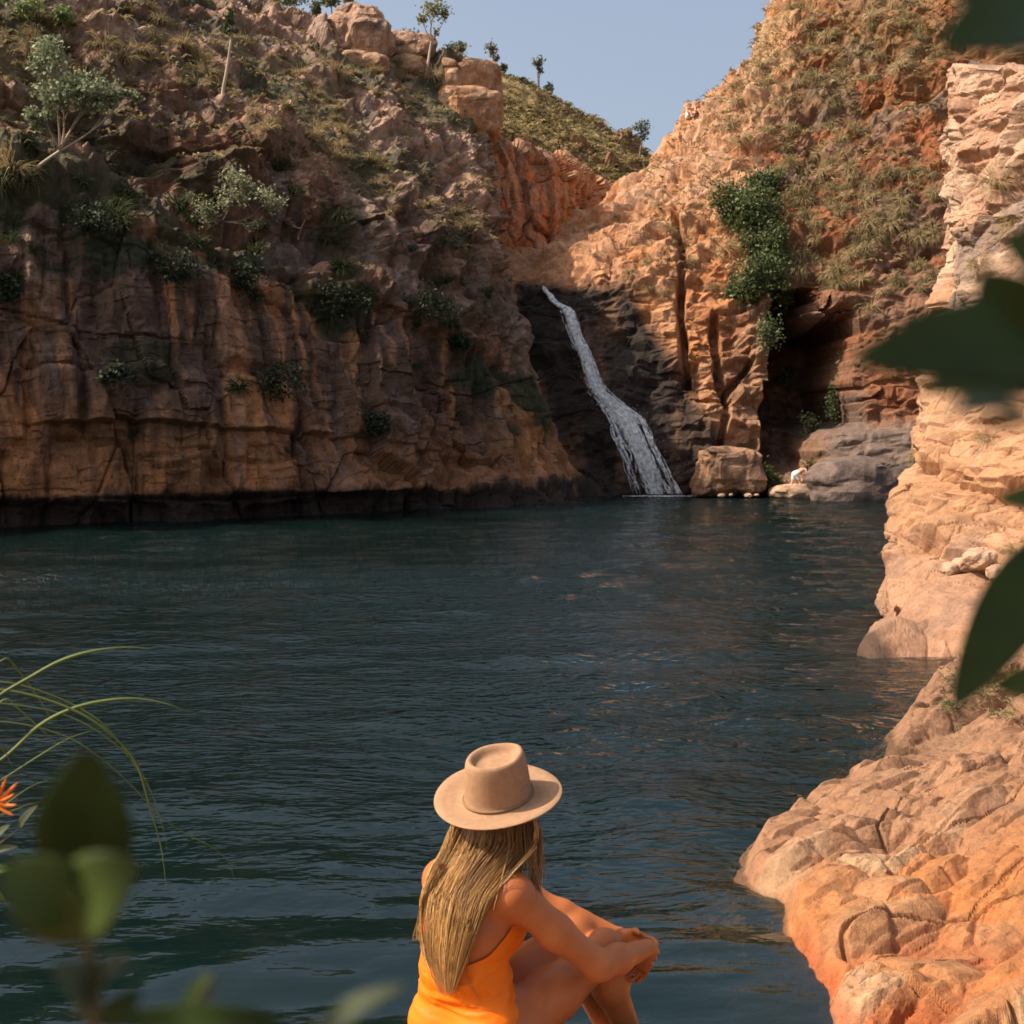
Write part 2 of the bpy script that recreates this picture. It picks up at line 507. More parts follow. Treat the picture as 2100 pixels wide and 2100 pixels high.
vj = np.abs(vnoise(np.stack([A[:, 0] * 0.5, A[:, 1] * 0.1, np.round(z / 2.6) * .37], 1) + 9.0, 77))
dis -= 0.12 * (1 - smooth(vj, 0.0, 0.015)) * lower * smooth(vnoise(A * .3, 79), 0., .4)
bed = np.abs(wz - 7.2 + 0.4 * vnoise(A * 0.2, 78))
dis -= 0.14 * (1 - smooth(bed, 0.02, 0.07)) * lower * smooth(vnoise(A * 0.12, 6), -0.3, 0.1)
# undercut at the waterline
dis -= 0.55 * (1 - smooth(z, 0.55, 1.0)) * smooth(z, -1.5, 0.2)
edge = np.zeros((nr, nc)); edge[:] = np.minimum(1, np.minimum(np.arange(nc)[None, :], np.arange(nc)[::-1][None, :]) / 10.0)
fade = edge.ravel() * (1 - smooth(np.arange(nr), nr - 30, nr - 12))[:, None].repeat(nc, 1).ravel()
V2 = V + Nn * (dis * fade)[:, None] * -1.0 if Nn[len(Nn) // 2, 1] > 0 else V + Nn * (dis * fade)[:, None]
# colour: bedded blocks of orange, rust, pale and varnished sandstone
streak = fbm(np.stack([A[:, 0] * 1.3, A[:, 1] * 0.5, z * 0.10], 1), 51, 4, 0.6)
streak2 = fbm(np.stack([A[:, 0] * 4.0, A[:, 1] * 1.0, z * 0.25], 1), 55, 3, 0.6)
big = fbm(A * 0.13, 61, 3); mid_ = fbm(A * .6, 62, 3)
tint = np.tile(np.array((.36, .155, .060), np.float32), (len(V), 1))
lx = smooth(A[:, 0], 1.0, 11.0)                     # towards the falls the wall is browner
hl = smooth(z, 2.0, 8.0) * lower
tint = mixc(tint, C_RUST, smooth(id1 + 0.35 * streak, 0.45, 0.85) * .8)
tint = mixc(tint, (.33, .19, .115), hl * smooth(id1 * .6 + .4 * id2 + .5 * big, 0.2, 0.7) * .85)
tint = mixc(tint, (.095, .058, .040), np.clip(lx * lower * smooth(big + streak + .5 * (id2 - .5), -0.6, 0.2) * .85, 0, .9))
rockc = np.tile(np.array((.135, .088, .064), np.float32), (len(V), 1))
rockc = mixc(rockc, (.41, .265, .19), smooth(jd2 * .6 + .4 * id3 + .5 * big, .40, .80) * (.40 + .55 * top_))  # upper slope made paler where the sun falls, lightness put into its colour
rockc = mixc(rockc, C_RUST, smooth(jd1 + .4 * streak, .6, .95) * .28)
rockc = mixc(rockc, C_VARN, smooth(streak + .3 * streak2, .0, .45) * (.75 - .35 * top_))
tint = tint * lower[:, None] + rockc * upper[:, None]
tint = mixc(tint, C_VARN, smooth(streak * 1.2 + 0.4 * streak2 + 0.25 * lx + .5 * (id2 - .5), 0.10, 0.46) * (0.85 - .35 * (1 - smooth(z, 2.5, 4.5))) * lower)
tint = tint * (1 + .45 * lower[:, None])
foot_o = (1 - smooth(z + 1.2 * big + .8 * (id1 - .5), 2.0, 4.2)) * (1 - .6 * lx) * lower
tint = mixc(tint, (.50, .205, .066), foot_o * smooth(id2 + .6 * mid_, .15, .6) * .8)
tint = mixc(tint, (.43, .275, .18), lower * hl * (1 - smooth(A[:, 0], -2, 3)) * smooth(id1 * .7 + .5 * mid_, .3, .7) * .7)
tint = mixc(tint, C_GREY, smooth(streak2 - streak, 0.25, 0.6) * 0.4)
so = mixc(np.tile(np.array((.15, .105, .05), np.float32), (len(V), 1)), (.055, .060, .024), smooth(fbm(A * .7, 73, 3), -.1, .25))
so = so * top_[:, None] + np.array((.035, .036, .018), np.float32) * (1 - top_[:, None])
tint = tint * (1 - soil[:, None] * .9) + so * soil[:, None] * .9
ledge = smooth(fbm(A * np.array([.35, .35, .55], np.float32), 71, 4), 0.05, 0.35)
tint = mixc(tint, C_MOSS, ledge * smooth(Nn[:, 2] * (-1 if Nn[len(Nn)//2,1] > 0 else 1), -0.05, 0.45) * 0.8)
tint = mixc(tint, C_MOSS, smooth(ledge + rowi / r_ledge, 1.35, 1.75) * lower * .8)
tint = mixc(tint, C_WET, (1 - smooth(z + 0.22 * streak2 + .15 * streak, 0.85, 1.15)) * 0.92)
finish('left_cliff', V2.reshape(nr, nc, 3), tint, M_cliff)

# ------------------------------------------------------------------ cliff with the falls, orange shoulder and tall right wall
BC = [
 [(980,1018,60),(980,900,61),(980,760,62),(980,660,63),(985,610,64),(990,580,65),(1000,560,66),(1010,548,67),(1015,540,68)],
 [(1060,1017,57.8),(1060,880,58.3),(1060,760,59),(1065,660,60),(1070,610,61),(1070,585,62),(1060,565,63.5),(1045,545,65.5),(1030,530,67)],
 [(1140,1016,57.2),(1140,870,57.9),(1140,740,58.8),(1130,640,59.8),(1120,588,60.6),(1118,568,62),(1115,545,64),(1110,525,66),(1105,506,68)],
 [(1240,1016,56.8),(1240,860,57.6),(1230,730,58.5),(1225,640,59.4),(1215,570,60.4),(1212,530,62.2),(1208,490,64.6),(1205,455,67.5),(1200,422,71)],
 [(1340,1016,56.4),(1335,850,57.2),(1330,730,58.2),(1325,640,59.0),(1320,570,60.0),(1315,510,62),(1312,450,64.8),(1312,390,68.5),(1312,335,73)],
 [(1440,1016,56.0),(1440,880,56.6),(1440,760,57.3),(1440,660,58.2),(1440,570,59.6),(1440,480,62),(1440,390,65.2),(1440,300,69.5),(1430,222,74.5)],
 [(1540,1016,55.9),(1540,880,56.5),(1540,760,57.2),(1540,650,58.2),(1540,540,59.6),(1540,430,62),(1540,300,65.6),(1535,190,70),(1520,125,75)],
 [(1640,1016,55.6),(1640,900,56.2),(1640,780,57),(1640,650,58.0),(1640,520,59.8),(1640,390,62.2),(1640,250,66),(1630,90,70.5),(1600,-20,77)],
 [(1740,1020,55.0),(1740,900,55.6),(1740,780,56.3),(1740,650,57.4),(1740,510,59.2),(1740,370,61.8),(1740,220,65.5),(1740,50,70),(1735,-140,77)],
 [(1850,1026,53.6),(1850,900,54.4),(1850,780,55.2),(1850,640,56.4),(1850,500,58.2),(1850,350,60.8),(1850,190,64.5),(1850,10,69),(1850,-190,76)],
 [(1980,1030,52.4),(1980,900,53.2),(1980,780,54),(1980,640,55.2),(1980,500,57),(1980,350,59.8),(1980,190,63.5),(1980,0,68),(1980,-220,75)],
 [(2300,1040,49),(2300,900,50),(2300,780,51),(2300,640,52.2),(2300,500,54),(2300,350,57),(2300,190,61),(2300,0,66),(2300,-220,73)],
]
BC = [end_rows(base_row(c), up=(5, -2.5), far=(30, -8)) for c in BC]
cu = [10, 36, 46, 48, 48, 48, 48, 48, 50, 52, 16]
cv = [6, 62, 56, 50, 46, 46, 56, 66, 58, 12, 8]
G = loft(net_from(BC), cu, cv)
N = grid_normals(G)
nr, nc = G.shape[:2]
V = G.reshape(-1, 3); Nn = N.reshape(-1, 3)
if Nn[len(Nn) // 2, 1] > 0: Nn = -Nn
A = along(V, R_(-8))
z = V[:, 2]
ppx, ppy, _ = project(V)
def region(x0, y0, x1, y1, s=40):
    return smooth(ppx, x0 - s, x0 + s) * (1 - smooth(ppx, x1 - s, x1 + s)) * smooth(ppy, y0 - s, y0 + s) * (1 - smooth(ppy, y1 - s, y1 + s))
def line_side(x0, y0, x1, y1, w):
    """0 left of the line, 1 right of it (image space of the reference standpoint, used once to lay out the relief)"""
    d = ((ppx - x0) * (y1 - y0) - (ppy - y0) * (x1 - x0)) / math.hypot(x1 - x0, y1 - y0)
    return smooth(d, -w, w)
b1, id1, k1 = facets(A, (4.2, 4.0, 3.2), 103, tilt=.8, steep=2.4)
b2, id2, k2 = facets(A, (1.8, 1.6, 1.5), 105, tilt=.9, steep=2.0)
b3, id3, k3 = facets(A, (0.75, 0.7, 0.55), 108, tilt=.8, steep=2.6)
rough = fbm(A * 0.9, 141, 5, 0.62)
wz = z - 0.22 * A[:, 0] + 0.5 * vnoise(A * 0.25, 131)
s1, sid = strata(wz, 1.5, 112, 0.2)
s1 = s1 * (1 - smooth(np.abs(Nn[:, 2]), .5, .85))
s6, _ = strata(wz + .25 * vnoise(A * .7, 133), .55, 113, .15)
dis = b1 * 0.85 + b2 * 0.66 + b3 * 0.36 + rough * 0.12 + s1 * 0.42 + s6 * .18 * (1 - smooth(np.abs(Nn[:, 2]), .5, .85))
# a smoother chute for the falls, with a shelf half way down
chute = region(1070, 570, 1400, 1030, 30)
dis = dis * (1 - 0.35 * chute)
# big fault crack left of the jointed buttress and another beside it
def gash(pts, w, depth):
    g = np.zeros(len(V), np.float32)
    for (x0, y0), (x1, y1) in zip(pts[:-1], pts[1:]):
        dx, dy = x1 - x0, y1 - y0; L2 = dx * dx + dy * dy
        t = np.clip(((ppx - x0) * dx + (ppy - y0) * dy) / L2, 0, 1)
        d = np.hypot(ppx - (x0 + t * dx), ppy - (y0 + t * dy)) + 3 * vnoise(A * 1.3, 9)
        g = np.maximum(g, 1 - smooth(d, w * 0.3, w))
    return -depth * g
dis += gash([(1385, 440), (1400, 520), (1395, 640), (1405, 780)], 12, 1.2)
dis += gash([(1465, 650), (1475, 760), (1495, 830), (1480, 900)], 12, 0.8)
dis += gash([(1545, 735), (1500, 790), (1488, 820)], 9, 0.7)
dis += gash([(1660, 285), (1690, 340)], 16, 1.0)
dis += gash([(1820, 545), (1900, 505)], 12, 0.9)
dis += gash([(1430, 815), (1500, 820)], 8, 0.5)
# cave recess and the grey water-worn foot beside it
jag = 46 * (id2 - .5) + 26 * vnoise(A * .6, 5)
cave = smooth(ppx + jag, 1588 + 25 * vnoise(A * .5, 3), 1615) * (1 - smooth(ppx + jag * .3, 1744, 1760)) * smooth(ppy + jag, 585 + .25 * (ppx - 1590), 640 + .25 * (ppx - 1590)) * (1 - smooth(ppy, 860, 905))
cave2 = smooth(ppx, 1560, 1590) * (1 - smooth(ppx, 1650, 1680)) * smooth(ppy, 800, 840) * (1 - smooth(ppy, 930, 990))
cave = np.maximum(cave, cave2 * 0.55)
foot = region(1690, 880, 1960, 1040, 28)
dis = dis * (1 - 0.6 * foot) + foot * 1.1
edge = np.minimum(1, np.minimum(np.arange(nc)[None, :], np.arange(nc)[::-1][None, :]) / 8.0) * np.ones((nr, 1))
fade = edge.ravel() * (1 - smooth(np.arange(nr), nr - 26, nr - 12))[:, None].repeat(nc, 1).ravel()
V2 = V + Nn * (dis * fade)[:, None]
V2[:, 1] += cave * 9.0
# colour
streak = fbm(np.stack([A[:, 0] * 1.0, A[:, 1] * 0.4, z * 0.12], 1), 151, 4, 0.6)
big = fbm(A * 0.14, 161, 3)
mid = fbm(A * 0.5, 163, 4)
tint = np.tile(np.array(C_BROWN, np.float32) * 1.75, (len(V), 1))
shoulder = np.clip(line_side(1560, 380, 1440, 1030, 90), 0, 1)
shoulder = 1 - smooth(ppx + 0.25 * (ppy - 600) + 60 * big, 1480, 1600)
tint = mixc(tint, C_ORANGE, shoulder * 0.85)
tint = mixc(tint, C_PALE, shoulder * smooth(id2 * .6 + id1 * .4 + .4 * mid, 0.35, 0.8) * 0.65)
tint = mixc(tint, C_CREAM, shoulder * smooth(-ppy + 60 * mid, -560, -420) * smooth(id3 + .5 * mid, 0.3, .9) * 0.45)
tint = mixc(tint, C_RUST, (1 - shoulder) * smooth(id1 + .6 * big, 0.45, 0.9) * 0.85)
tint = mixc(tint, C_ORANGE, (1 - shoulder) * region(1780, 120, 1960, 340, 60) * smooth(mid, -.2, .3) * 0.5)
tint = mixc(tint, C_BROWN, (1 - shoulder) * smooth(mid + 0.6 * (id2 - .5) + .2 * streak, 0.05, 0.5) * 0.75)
tint = mixc(tint, C_GREY, (1 - shoulder) * smooth(id3 * .5 + mid, 0.45, 0.8) * 0.5)
tint = mixc(tint, C_STRAW, smooth(-ppy, -320, 20) * smooth(mid + big, -0.1, 0.5) * 0.55)
tint = mixc(tint, C_GREY, foot * 0.8)
butt = region(1390, 640, 1590, 900, 40)
tint = mixc(tint, C_PALE, butt * smooth(id2, 0.2, .8) * 0.6)
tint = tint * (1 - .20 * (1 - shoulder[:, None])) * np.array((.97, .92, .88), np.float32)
# black wet streaking of the chute
chd = (1 - smooth(ppx - (1180 + (ppy - 560) * 0.62), 60, 130 + 40 * mid)) * smooth(ppx, 1030, 1075) * smooth(ppy, 560 + 14 * mid, 600 + 14 * mid)
tint = mixc(tint, C_WET, np.clip(chd * (1.02 + 0.45 * streak + 0.35 * mid), 0, 0.965))
tint = mixc(tint, C_WET, (1 - smooth(z + 0.2 * mid, 0.25, 0.5)) * 0.8)
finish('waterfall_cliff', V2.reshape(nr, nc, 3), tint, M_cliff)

# ------------------------------------------------------------------ shaded canyon wall upstream
UC = [
 [(930,600,66),(930,520,67),(930,420,68),(930,330,69),(930,290,70)],
 [(1000,590,73),(1000,500,73.5),(1000,410,74),(1000,330,75),(1000,285,77)],
 [(1060,580,77),(1060,500,77.5),(1060,420,78.2),(1060,350,79),(1060,300,81)],
 [(1120,570,80),(1120,490,80.6),(1120,420,81.4),(1120,355,82.2),(1120,315,84)],
 [(1175,560,84),(1175,480,84.6),(1175,420,85.3),(1180,370,86),(1180,335,88)],
 [(1215,550,90),(1215,470,91),(1215,420,92),(1215,390,93),(1215,362,95)],
 [(1290,540,100),(1290,460,101),(1290,430,102),(1290,410,103),(1290,395,105)],
]
UC = [end_rows([(P(*c[0])[0], P(*c[0])[1], -3.0, 0)] + c, up=(5, 0.6), far=(26, 1.0)) for c in UC]
G = loft(net_from(UC), [30, 36, 36, 34, 30, 24], [8, 44, 44, 40, 26, 16, 10])
N = grid_normals(G); nr, nc = G.shape[:2]
V = G.reshape(-1, 3); Nn = N.reshape(-1, 3)
if Nn[len(Nn) // 2, 1] > 0: Nn = -Nn
A = along(V, R_(35))
b1, id1, _ = blocks(A, (3.5, 3, 5), 203, tilt=0.9, crack=.4, crack_w=.06)
b2, id2, _ = blocks(A, (1.3, 1.3, 1.6), 205, tilt=0.9, crack=.3, crack_w=.08)
rough = fbm(A * 0.8, 241, 4, 0.6)
s1, _ = strata(V[:, 2] + .3 * vnoise(A * .3, 2), 2.4, 212, 0.15); s1 = s1 * (1 - smooth(np.abs(Nn[:, 2]), .4, .7))
fade = (1 - smooth(np.arange(nr), nr - 24, nr - 14))[:, None].repeat(nc, 1).ravel()
V2 = V + Nn * ((b1 * .45 + b2 * .3 + rough * .35 + s1 * .35) * fade)[:, None]
big = fbm(A * 0.16, 261, 3)
tint = np.tile(np.array(C_ORANGE, np.float32), (len(V), 1))
tint = mixc(tint, C_RUST, smooth(id1 + big, .3, .9))
tint = mixc(tint, (.36, .215, .13), smooth(id2 + big, .0, .6) * .85)
tint = mixc(tint, C_VARN, smooth(fbm(np.stack([A[:, 0] * .8, A[:, 1] * .4, V[:, 2] * .1], 1), 251, 4), .1, .5) * .7)
finish('canyon_wall', V2.reshape(nr, nc, 3), tint, M_cliff)

# ------------------------------------------------------------------ grassy hill behind
def sky_row(px): return np.interp(px, [700, 900, 985, 1050, 1100, 1150, 1200, 1250, 1290, 1320, 1360, 1420, 1500, 1800], [420, 260, 160, 172, 198, 218, 240, 268, 292, 312, 345, 400, 470, 560])
HC = []
for px in (820, 920, 1000, 1060, 1120, 1180, 1240, 1290, 1330, 1370, 1440, 1600):
    t = sky_row(px)
    bsl = 520
    HC.append([(P(px, bsl, 92)[0], 92, -3.0, 0)] + [(px, t + (bsl - t) * k, 96 + (1 - k) * 34) for k in (1, .8, .6, .4, .22, .09)] + [(px, t, 134)])
HC = [end_rows(c, up=(8, -0.5), far=(60, -12)) for c in HC]
G = loft(net_from(HC), [12, 16, 22, 24, 24, 24, 22, 18, 16, 10, 6], [4, 24, 24, 24, 24, 20, 18, 6, 4])
N = grid_normals(G); nr, nc = G.shape[:2]
V = G.reshape(-1, 3); Nn = N.reshape(-1, 3)
if Nn[len(Nn) // 2, 2] < 0: Nn = -Nn
A = V.astype(np.float32)
b1, id1, _ = blocks(A, (4.5, 4.5, 2.4), 303, tilt=1, crack=.3)
b2, id2, _ = blocks(A, (1.6, 1.6, 1.0), 305, tilt=1, crack=.3)
s1, sid = strata(V[:, 2] + .25 * A[:, 0] + .6 * vnoise(A * .12, 2), 2.6, 312, 0.2)
rocky = smooth(fbm(A * 0.12, 361, 4), -0.15, 0.25)
fade = (1 - smooth(np.arange(nr), nr - 16, nr - 8))[:, None].repeat(nc, 1).ravel()
V2 = V + Nn * ((b1 * .9 * rocky + b2 * .5 * rocky + s1 * 1.2 + fbm(A * .5, 341, 4) * .5) * (0.35 + .65 * fade))[:, None]
tint = np.tile(np.array((0.30, 0.205, 0.09), np.float32), (len(V), 1))
tint = mixc(tint, (0.17, 0.13, 0.055), smooth(fbm(A * .35, 371, 4), -.1, .3))
tint = mixc(tint, C_STRAW, smooth(fbm(A * .5, 372, 4), .0, .4) * .7)
tint = mixc(tint, C_BROWN, rocky * smooth(id2 + .4 * id1, .4, .8) * .9)
tint = mixc(tint, (0.26, .13, .07), rocky * smooth(id1, .6, .9) * .7)
finish('hill', V2.reshape(nr, nc, 3), tint, M_cliff)

# ------------------------------------------------------------------ pale spur on the right bank
edge_l = [(1368,1786,15.6),(1340,1792,16.0),(1290,1815,17.0),(1268,1797,17.4),(1215,1808,17.9),(1150,1832,18.5),(1100,1832,18.9),(1030,1850,19.4),(950,1858,19.8),(890,1874,20.1),(800,1899,20.4),(700,1916,20.7),(590,1918,21.0),(520,1930,21.3),(450,1918,21.5),(335,1930,21.8),(225,1940,22.0),(135,1957,22.2)]
def spur_cols():
    cols = []
    for dpx, dY in ((70, 7.0), (22, 2.6), (0, 0.0), (34, -0.55), (75, -1.1), (130, -1.9), (200, -2.9), (320, -4.4), (520, -6.4)):
        c = []
        for py, px, Y in edge_l:
            k = (py - 135) / (1368 - 135)
            yy = Y + dY * (1 - 0.45 * k)
            # the lower part leans out into sloping rock
            c.append((px + dpx, py + (0 if dpx < 30 else dpx * 0.05 * k), yy))
        p = P(*c[0])
        c = [(p[0] - .1, p[1] + (.5 if dY > 0 else -0.2), -2.6, 0)] + c
        cols.append(end_rows(c, up=(2.0, 0.3), far=(14, 0.5)))
    return cols
G = loft(net_from(spur_cols()), [18, 26, 40, 40, 44, 44, 30, 14], [8, 14, 20, 12, 22, 28, 20, 28, 32, 24, 34, 36, 38, 26, 26, 40, 38, 32, 8, 6])
N = grid_normals(G); nr, nc = G.shape[:2]
V = G.reshape(-1, 3); Nn = N.reshape(-1, 3)
if Nn[len(Nn) // 2, 1] > 0: Nn = -Nn
A = along(V, R_(-60))
z = V[:, 2]
ppx, ppy, _ = project(V)
hi = smooth(z, 4.0, 6.5)
T = A.copy(); T[:, 2] = z * .8 - A[:, 0] * .55          # tilted bedding low down
b1, id1, k1 = facets(A, (1.7, 1.3, 1.0), 403, tilt=.7, steep=3.4, flat=.42)
b2, id2, k2 = facets(A, (.55, .5, .22), 405, tilt=.7, steep=3.2, flat=.42, warp=.15)
b3, id3, k3 = blocks(A, (.22, .22, .085), 407, tilt=.8, crack=.3, crack_w=.12)
b4, id4, k4 = blocks(T, (.8, .6, .25), 409, tilt=1.0, crack=.4, crack_w=.08)
s1, _ = strata(z + .05 * A[:, 0] + .05 * vnoise(A * 1.5, 2), .27, 412, .3)
s2, _ = strata(T[:, 2] + .1 * vnoise(A, 3), .4, 413, .2)
rough = fbm(A * 2.2, 441, 5, .62)
lowq = smooth(z, .35, 1.1)
dis = b1 * .42 + lowq * (b2 * .095 + b3 * .020 * hi + b4 * .025 * (1 - hi) + s1 * .085 * hi + s2 * .05 * (1 - hi)) + rough * (.025 + .05 * (1 - lowq)) - .02 * k1
dis -= 0.16 * (1 - smooth(np.abs(z - 5.35 - .15 * A[:, 0] * .2 + .1 * rough), .01, .06))
# square notch in the pale corner
notch = smooth(ppx, 1913, 1919) * (1 - smooth(ppx, 1955, 1959)) * smooth(ppy, 634 - (ppx - 1915) * .25, 641 - (ppx - 1915) * .25) * (1 - smooth(ppy, 690, 700))
fade = (1 - smooth(np.arange(nr), nr - 20, nr - 10))[:, None].repeat(nc, 1).ravel()
cl = np.minimum(1, np.arange(nc)[None, :] / 14.0).repeat(nr, 0).ravel()
V2 = V + Nn * (dis * fade * cl)[:, None] - Nn * (notch * .55)[:, None]
big = fbm(A * .5, 461, 4); mid = fbm(A * 1.6, 462, 4)
tint = np.tile(np.array(C_CREAM, np.float32), (len(V), 1))
tint = mixc(tint, (.42, .235, .145), smooth(id1 + .8 * big, .35, .8) * .75)
tint = mixc(tint, C_ORANGE, smooth(mid + .4 * (id2 - .5), .25, .6) * .45)
tint = mixc(tint, C_GREY, smooth(big + .5 * mid, .08, .40) * .75)
tint = mixc(tint * .94, (.44, .235, .115), (1 - smooth(z + 1.2 * big, 2.2, 4.6)) * .75)
tint = mixc(tint, (.22, .14, .095), (1 - smooth(z + .5 * big, 1.0, 2.2)) * smooth(mid + .5 * id4, .0, .6) * .8)
tint = mixc(tint, (.30, .18, .125), (1 - smooth(z + .3 * big, .8, 1.8)) * .5)
tint = mixc(tint, C_WET, (1 - smooth(z + .06 * mid, .05, .12)) * .8)
tint = tint * np.array((.90, .84, .80), np.float32)
finish('pale_spur', V2.reshape(nr, nc, 3), tint, M_pale)

# ------------------------------------------------------------------ orange rock shelf of the right bank (and its drowned foot)
shore = np.array([W(1990, 1385)[:2], W(1898, 1397)[:2], W(1880, 1440)[:2], W(1838, 1500)[:2], W(1821, 1536)[:2], W(1872, 1546)[:2], W(1830, 1556)[:2], W(1750, 1590)[:2] + [0, .15],
                  W(1655, 1640)[:2], W(1585, 1700)[:2], W(1535, 1752)[:2], W(1514, 1797)[:2], W(1540, 1825)[:2], W(1574, 1851)[:2], W(1594, 1886)[:2], W(1605, 1909)[:2],
                  W(1622, 1968)[:2], W(1652, 2018)[:2], W(1691, 2088)[:2], [1.72, 5.2], [1.6, 4.5], [1.9, 3.6], [2.6, 3.0], [9, 2.4], [9, 17], [6.2, 16.5]])
gx = np.concatenate([np.arange(0.7, 1.4, .03), np.arange(1.4, 4.4, 0.0105), np.arange(4.4, 6.6, .04)]); gy = np.concatenate([np.arange(3.4, 5.6, .04), np.arange(5.6, 9.6, 0.0125), np.arange(9.6, 16.5, 0.027)])
GX, GY = np.meshgrid(gx, gy)
PX = GX.ravel(); PY = GY.ravel()
def poly_dist(poly, x, y):
    d = np.full(len(x), 1e9); ins = np.zeros(len(x), bool)
    n = len(poly)
    for i in range(n):
        (x0, y0), (x1, y1) = poly[i], poly[(i + 1) % n]
        dx, dy = x1 - x0, y1 - y0
        t = np.clip(((x - x0) * dx + (y - y0) * dy) / (dx * dx + dy * dy + 1e-12), 0, 1)
        d = np.minimum(d, np.hypot(x - x0 - t * dx, y - y0 - t * dy))
        c = ((y0 > y) != (y1 > y)) & (x < (x1 - x0) * (y - y0) / (y1 - y0 + 1e-12) + x0)
        ins ^= c
    return np.where(ins, d, -d)
A0 = np.stack([PX, PY, np.zeros_like(PX)], 1).astype(np.float32)
sd = poly_dist(shore, PX + .07 * fbm(A0 * 2.2, 500, 3), PY + .10 * fbm(A0 * 2.2 + 9, 501, 3)).astype(np.float32)
# land: a quick lip, then a gently rising shelf; the far nose of the shelf stays low
lip = np.interp(PY, [3, 6.0, 7.4, 8.2, 9.4, 11.0, 12, 16], [.16, .14, .16, .24, .22, .14, .20, .25])
slope = np.interp(PY, [3, 6, 8, 10, 12, 16], [.26, .24, .20, .17, .30, .45])
zl = lip * smooth(sd, 0, .16) + slope * np.maximum(sd, 0) * .8 + .05 * np.maximum(sd - 1.0, 0)
zu = -0.10 * smooth(-sd, 0, .12) - .75 * np.maximum(-sd, 0) - .8 * np.maximum(-sd - .3, 0) ** 1.4
z0 = np.where(sd > 0, zl, zu)
ca, sa = math.cos(R_(38)), math.sin(R_(38))
Q = np.stack([PX * ca + PY * sa, -PX * sa + PY * ca, z0 * 1.5], 1).astype(np.float32)   # joints run obliquely
b1, id1, k1 = facets(Q, (1.9, .78, 1), 503, tilt=.50, steep=4.0, flat=.43, warp=.10, dims=2)
b2, id2, k2 = facets(Q, (.78, .29, 1), 505, tilt=.65, steep=4.0, flat=.42, warp=.12, dims=2)
b3, id3, k3 = facets(Q, (.30, .12, 1), 507, tilt=.8, steep=3.4, flat=.40, warp=.15, dims=2)
b6, id6, k8 = facets(Q, (.13, .065, 1), 509, tilt=.9, steep=2.0, flat=.3, warp=.3, dims=2)
b5, id5, k5 = blocks(A0, (1.7, .7, 1.0), 511, tilt=.2, crack=.5, crack_w=.022, warp=.12)
rough = fbm(A0 * 3.1, 541, 5, .6)
amp = .35 + .65 * smooth(np.abs(sd), 0.0, .35)
rubble = smooth(fbm(A0 * .9, 542, 3), .08, .4)
dz = b1 * .17 + b2 * .085 + b3 * (.022 + .04 * rubble) + b6 * (.005 + .022 * rubble) + rough * .008 + blur(b5, *GX.shape, 2) * .05 - .03 * blur(k1, *GX.shape, 2) - .015 * blur(k2, *GX.shape, 2)
k6 = np.abs(vnoise(np.stack([Q[:, 0] * .35, Q[:, 1] * 1.5, Q[:, 2] * 0], 1), 520)); dz -= .06 * (1 - smooth(k6, 0, .022))
k7 = np.abs(vnoise(np.stack([PX * .25 + 3, PY * 1.1, PX * 0], 1).astype(np.float32), 521)); dz -= .06 * (1 - smooth(k7, 0, .016))
zz = z0 + dz * amp
zz = np.where(sd > .06, np.maximum(zz, .035 + .10 * np.maximum(sd - .06, 0) + .02 * b3 + .01 * b6), zz)
# gully of rubble rising to the spur
V2 = np.stack([PX, PY, zz], 1)
big = fbm(A0 * .8, 561, 4); mid = fbm(A0 * 2.5, 562, 4)
tint = np.tile(np.array((.475, .205, .078), np.float32), (len(V2), 1))
tint = mixc(tint, (.43, .245, .13), smooth(id1 * .6 + id2 * .4 + .5 * big, .45, .85) * .8)
tint = mixc(tint, (.50, .185, .062), smooth(mid + .5 * (id5 - .4), .0, .45) * .6)
tint = mixc(tint, (.36, .17, .075), smooth(id3 + .4 * mid, .55, .95) * .55)
tint = mixc(tint, (.55, .41, .26), smooth(id2 + .5 * mid, .78, 1.05) * .7)
lowz = 1 - smooth(zz + .25 * big - .12 * (PY - 8), .22, .55)
tint = mixc(tint, (.33, .195, .12), np.clip(lowz * smooth(PY, 7.0, 8.0), 0, 1) * .85)
tint = mixc(tint, (.27, .155, .095), smooth(PY + .8 * big, 10.2, 11.2) * (1 - smooth(zz, .5, .9)) * .7)
tint = mixc(tint, (.42, .10, .035), (1 - smooth(zz, .05, .2)) * smooth(6.9 - PY + .5 * mid, -.1, .3) * .7)
wetl = (1 - smooth(zz + .03 * mid, .01, .05))
tint = mixc(tint, (.10, .055, .028), wetl * .8)
tint = mixc(tint, (.17, .10, .04), (1 - smooth(zz, -.15, -.02)) * .8)
tint = tint * np.array((.90, .82, .74), np.float32)
finish('rock_shelf', V2.reshape(GX.shape + (3,)), tint, M_slab)

# ------------------------------------------------------------------ ledge the woman and the photographer stand on
lx = np.arange(-3.2, 2.4, .06); ly = np.arange(-4.0, 4.4, .06)
LX, LY = np.meshgrid(lx, ly); lxx, lyy = LX.ravel(), LY.ravel()
A0 = np.stack([lxx, lyy, 0 * lxx], 1).astype(np.float32)
rim = 3.50 + .12 * fbm(A0 * 1.5, 600, 3) - .25 * smooth(np.abs(lxx + .1), .5, 2.2)
top = 1.17 + .25 * smooth(1.8 - lyy, 0, 1.6)
zz = np.where(lyy < rim, top, 0)
drop = smooth(lyy - rim, -.02, .30)
toe = np.hypot((lxx - .42) / .24, (lyy - 3.66) / .19)
step = 1.035 * (1 - smooth(toe, .85, 1.0)) + .45 * smooth(toe, .85, 1.0) * (1 - smooth(lyy - rim, .3, .55))
zz = top * (1 - drop) + (step - 1.4 * smooth(lyy - rim, .45, .8) * smooth(toe, .9, 1.2)) * drop
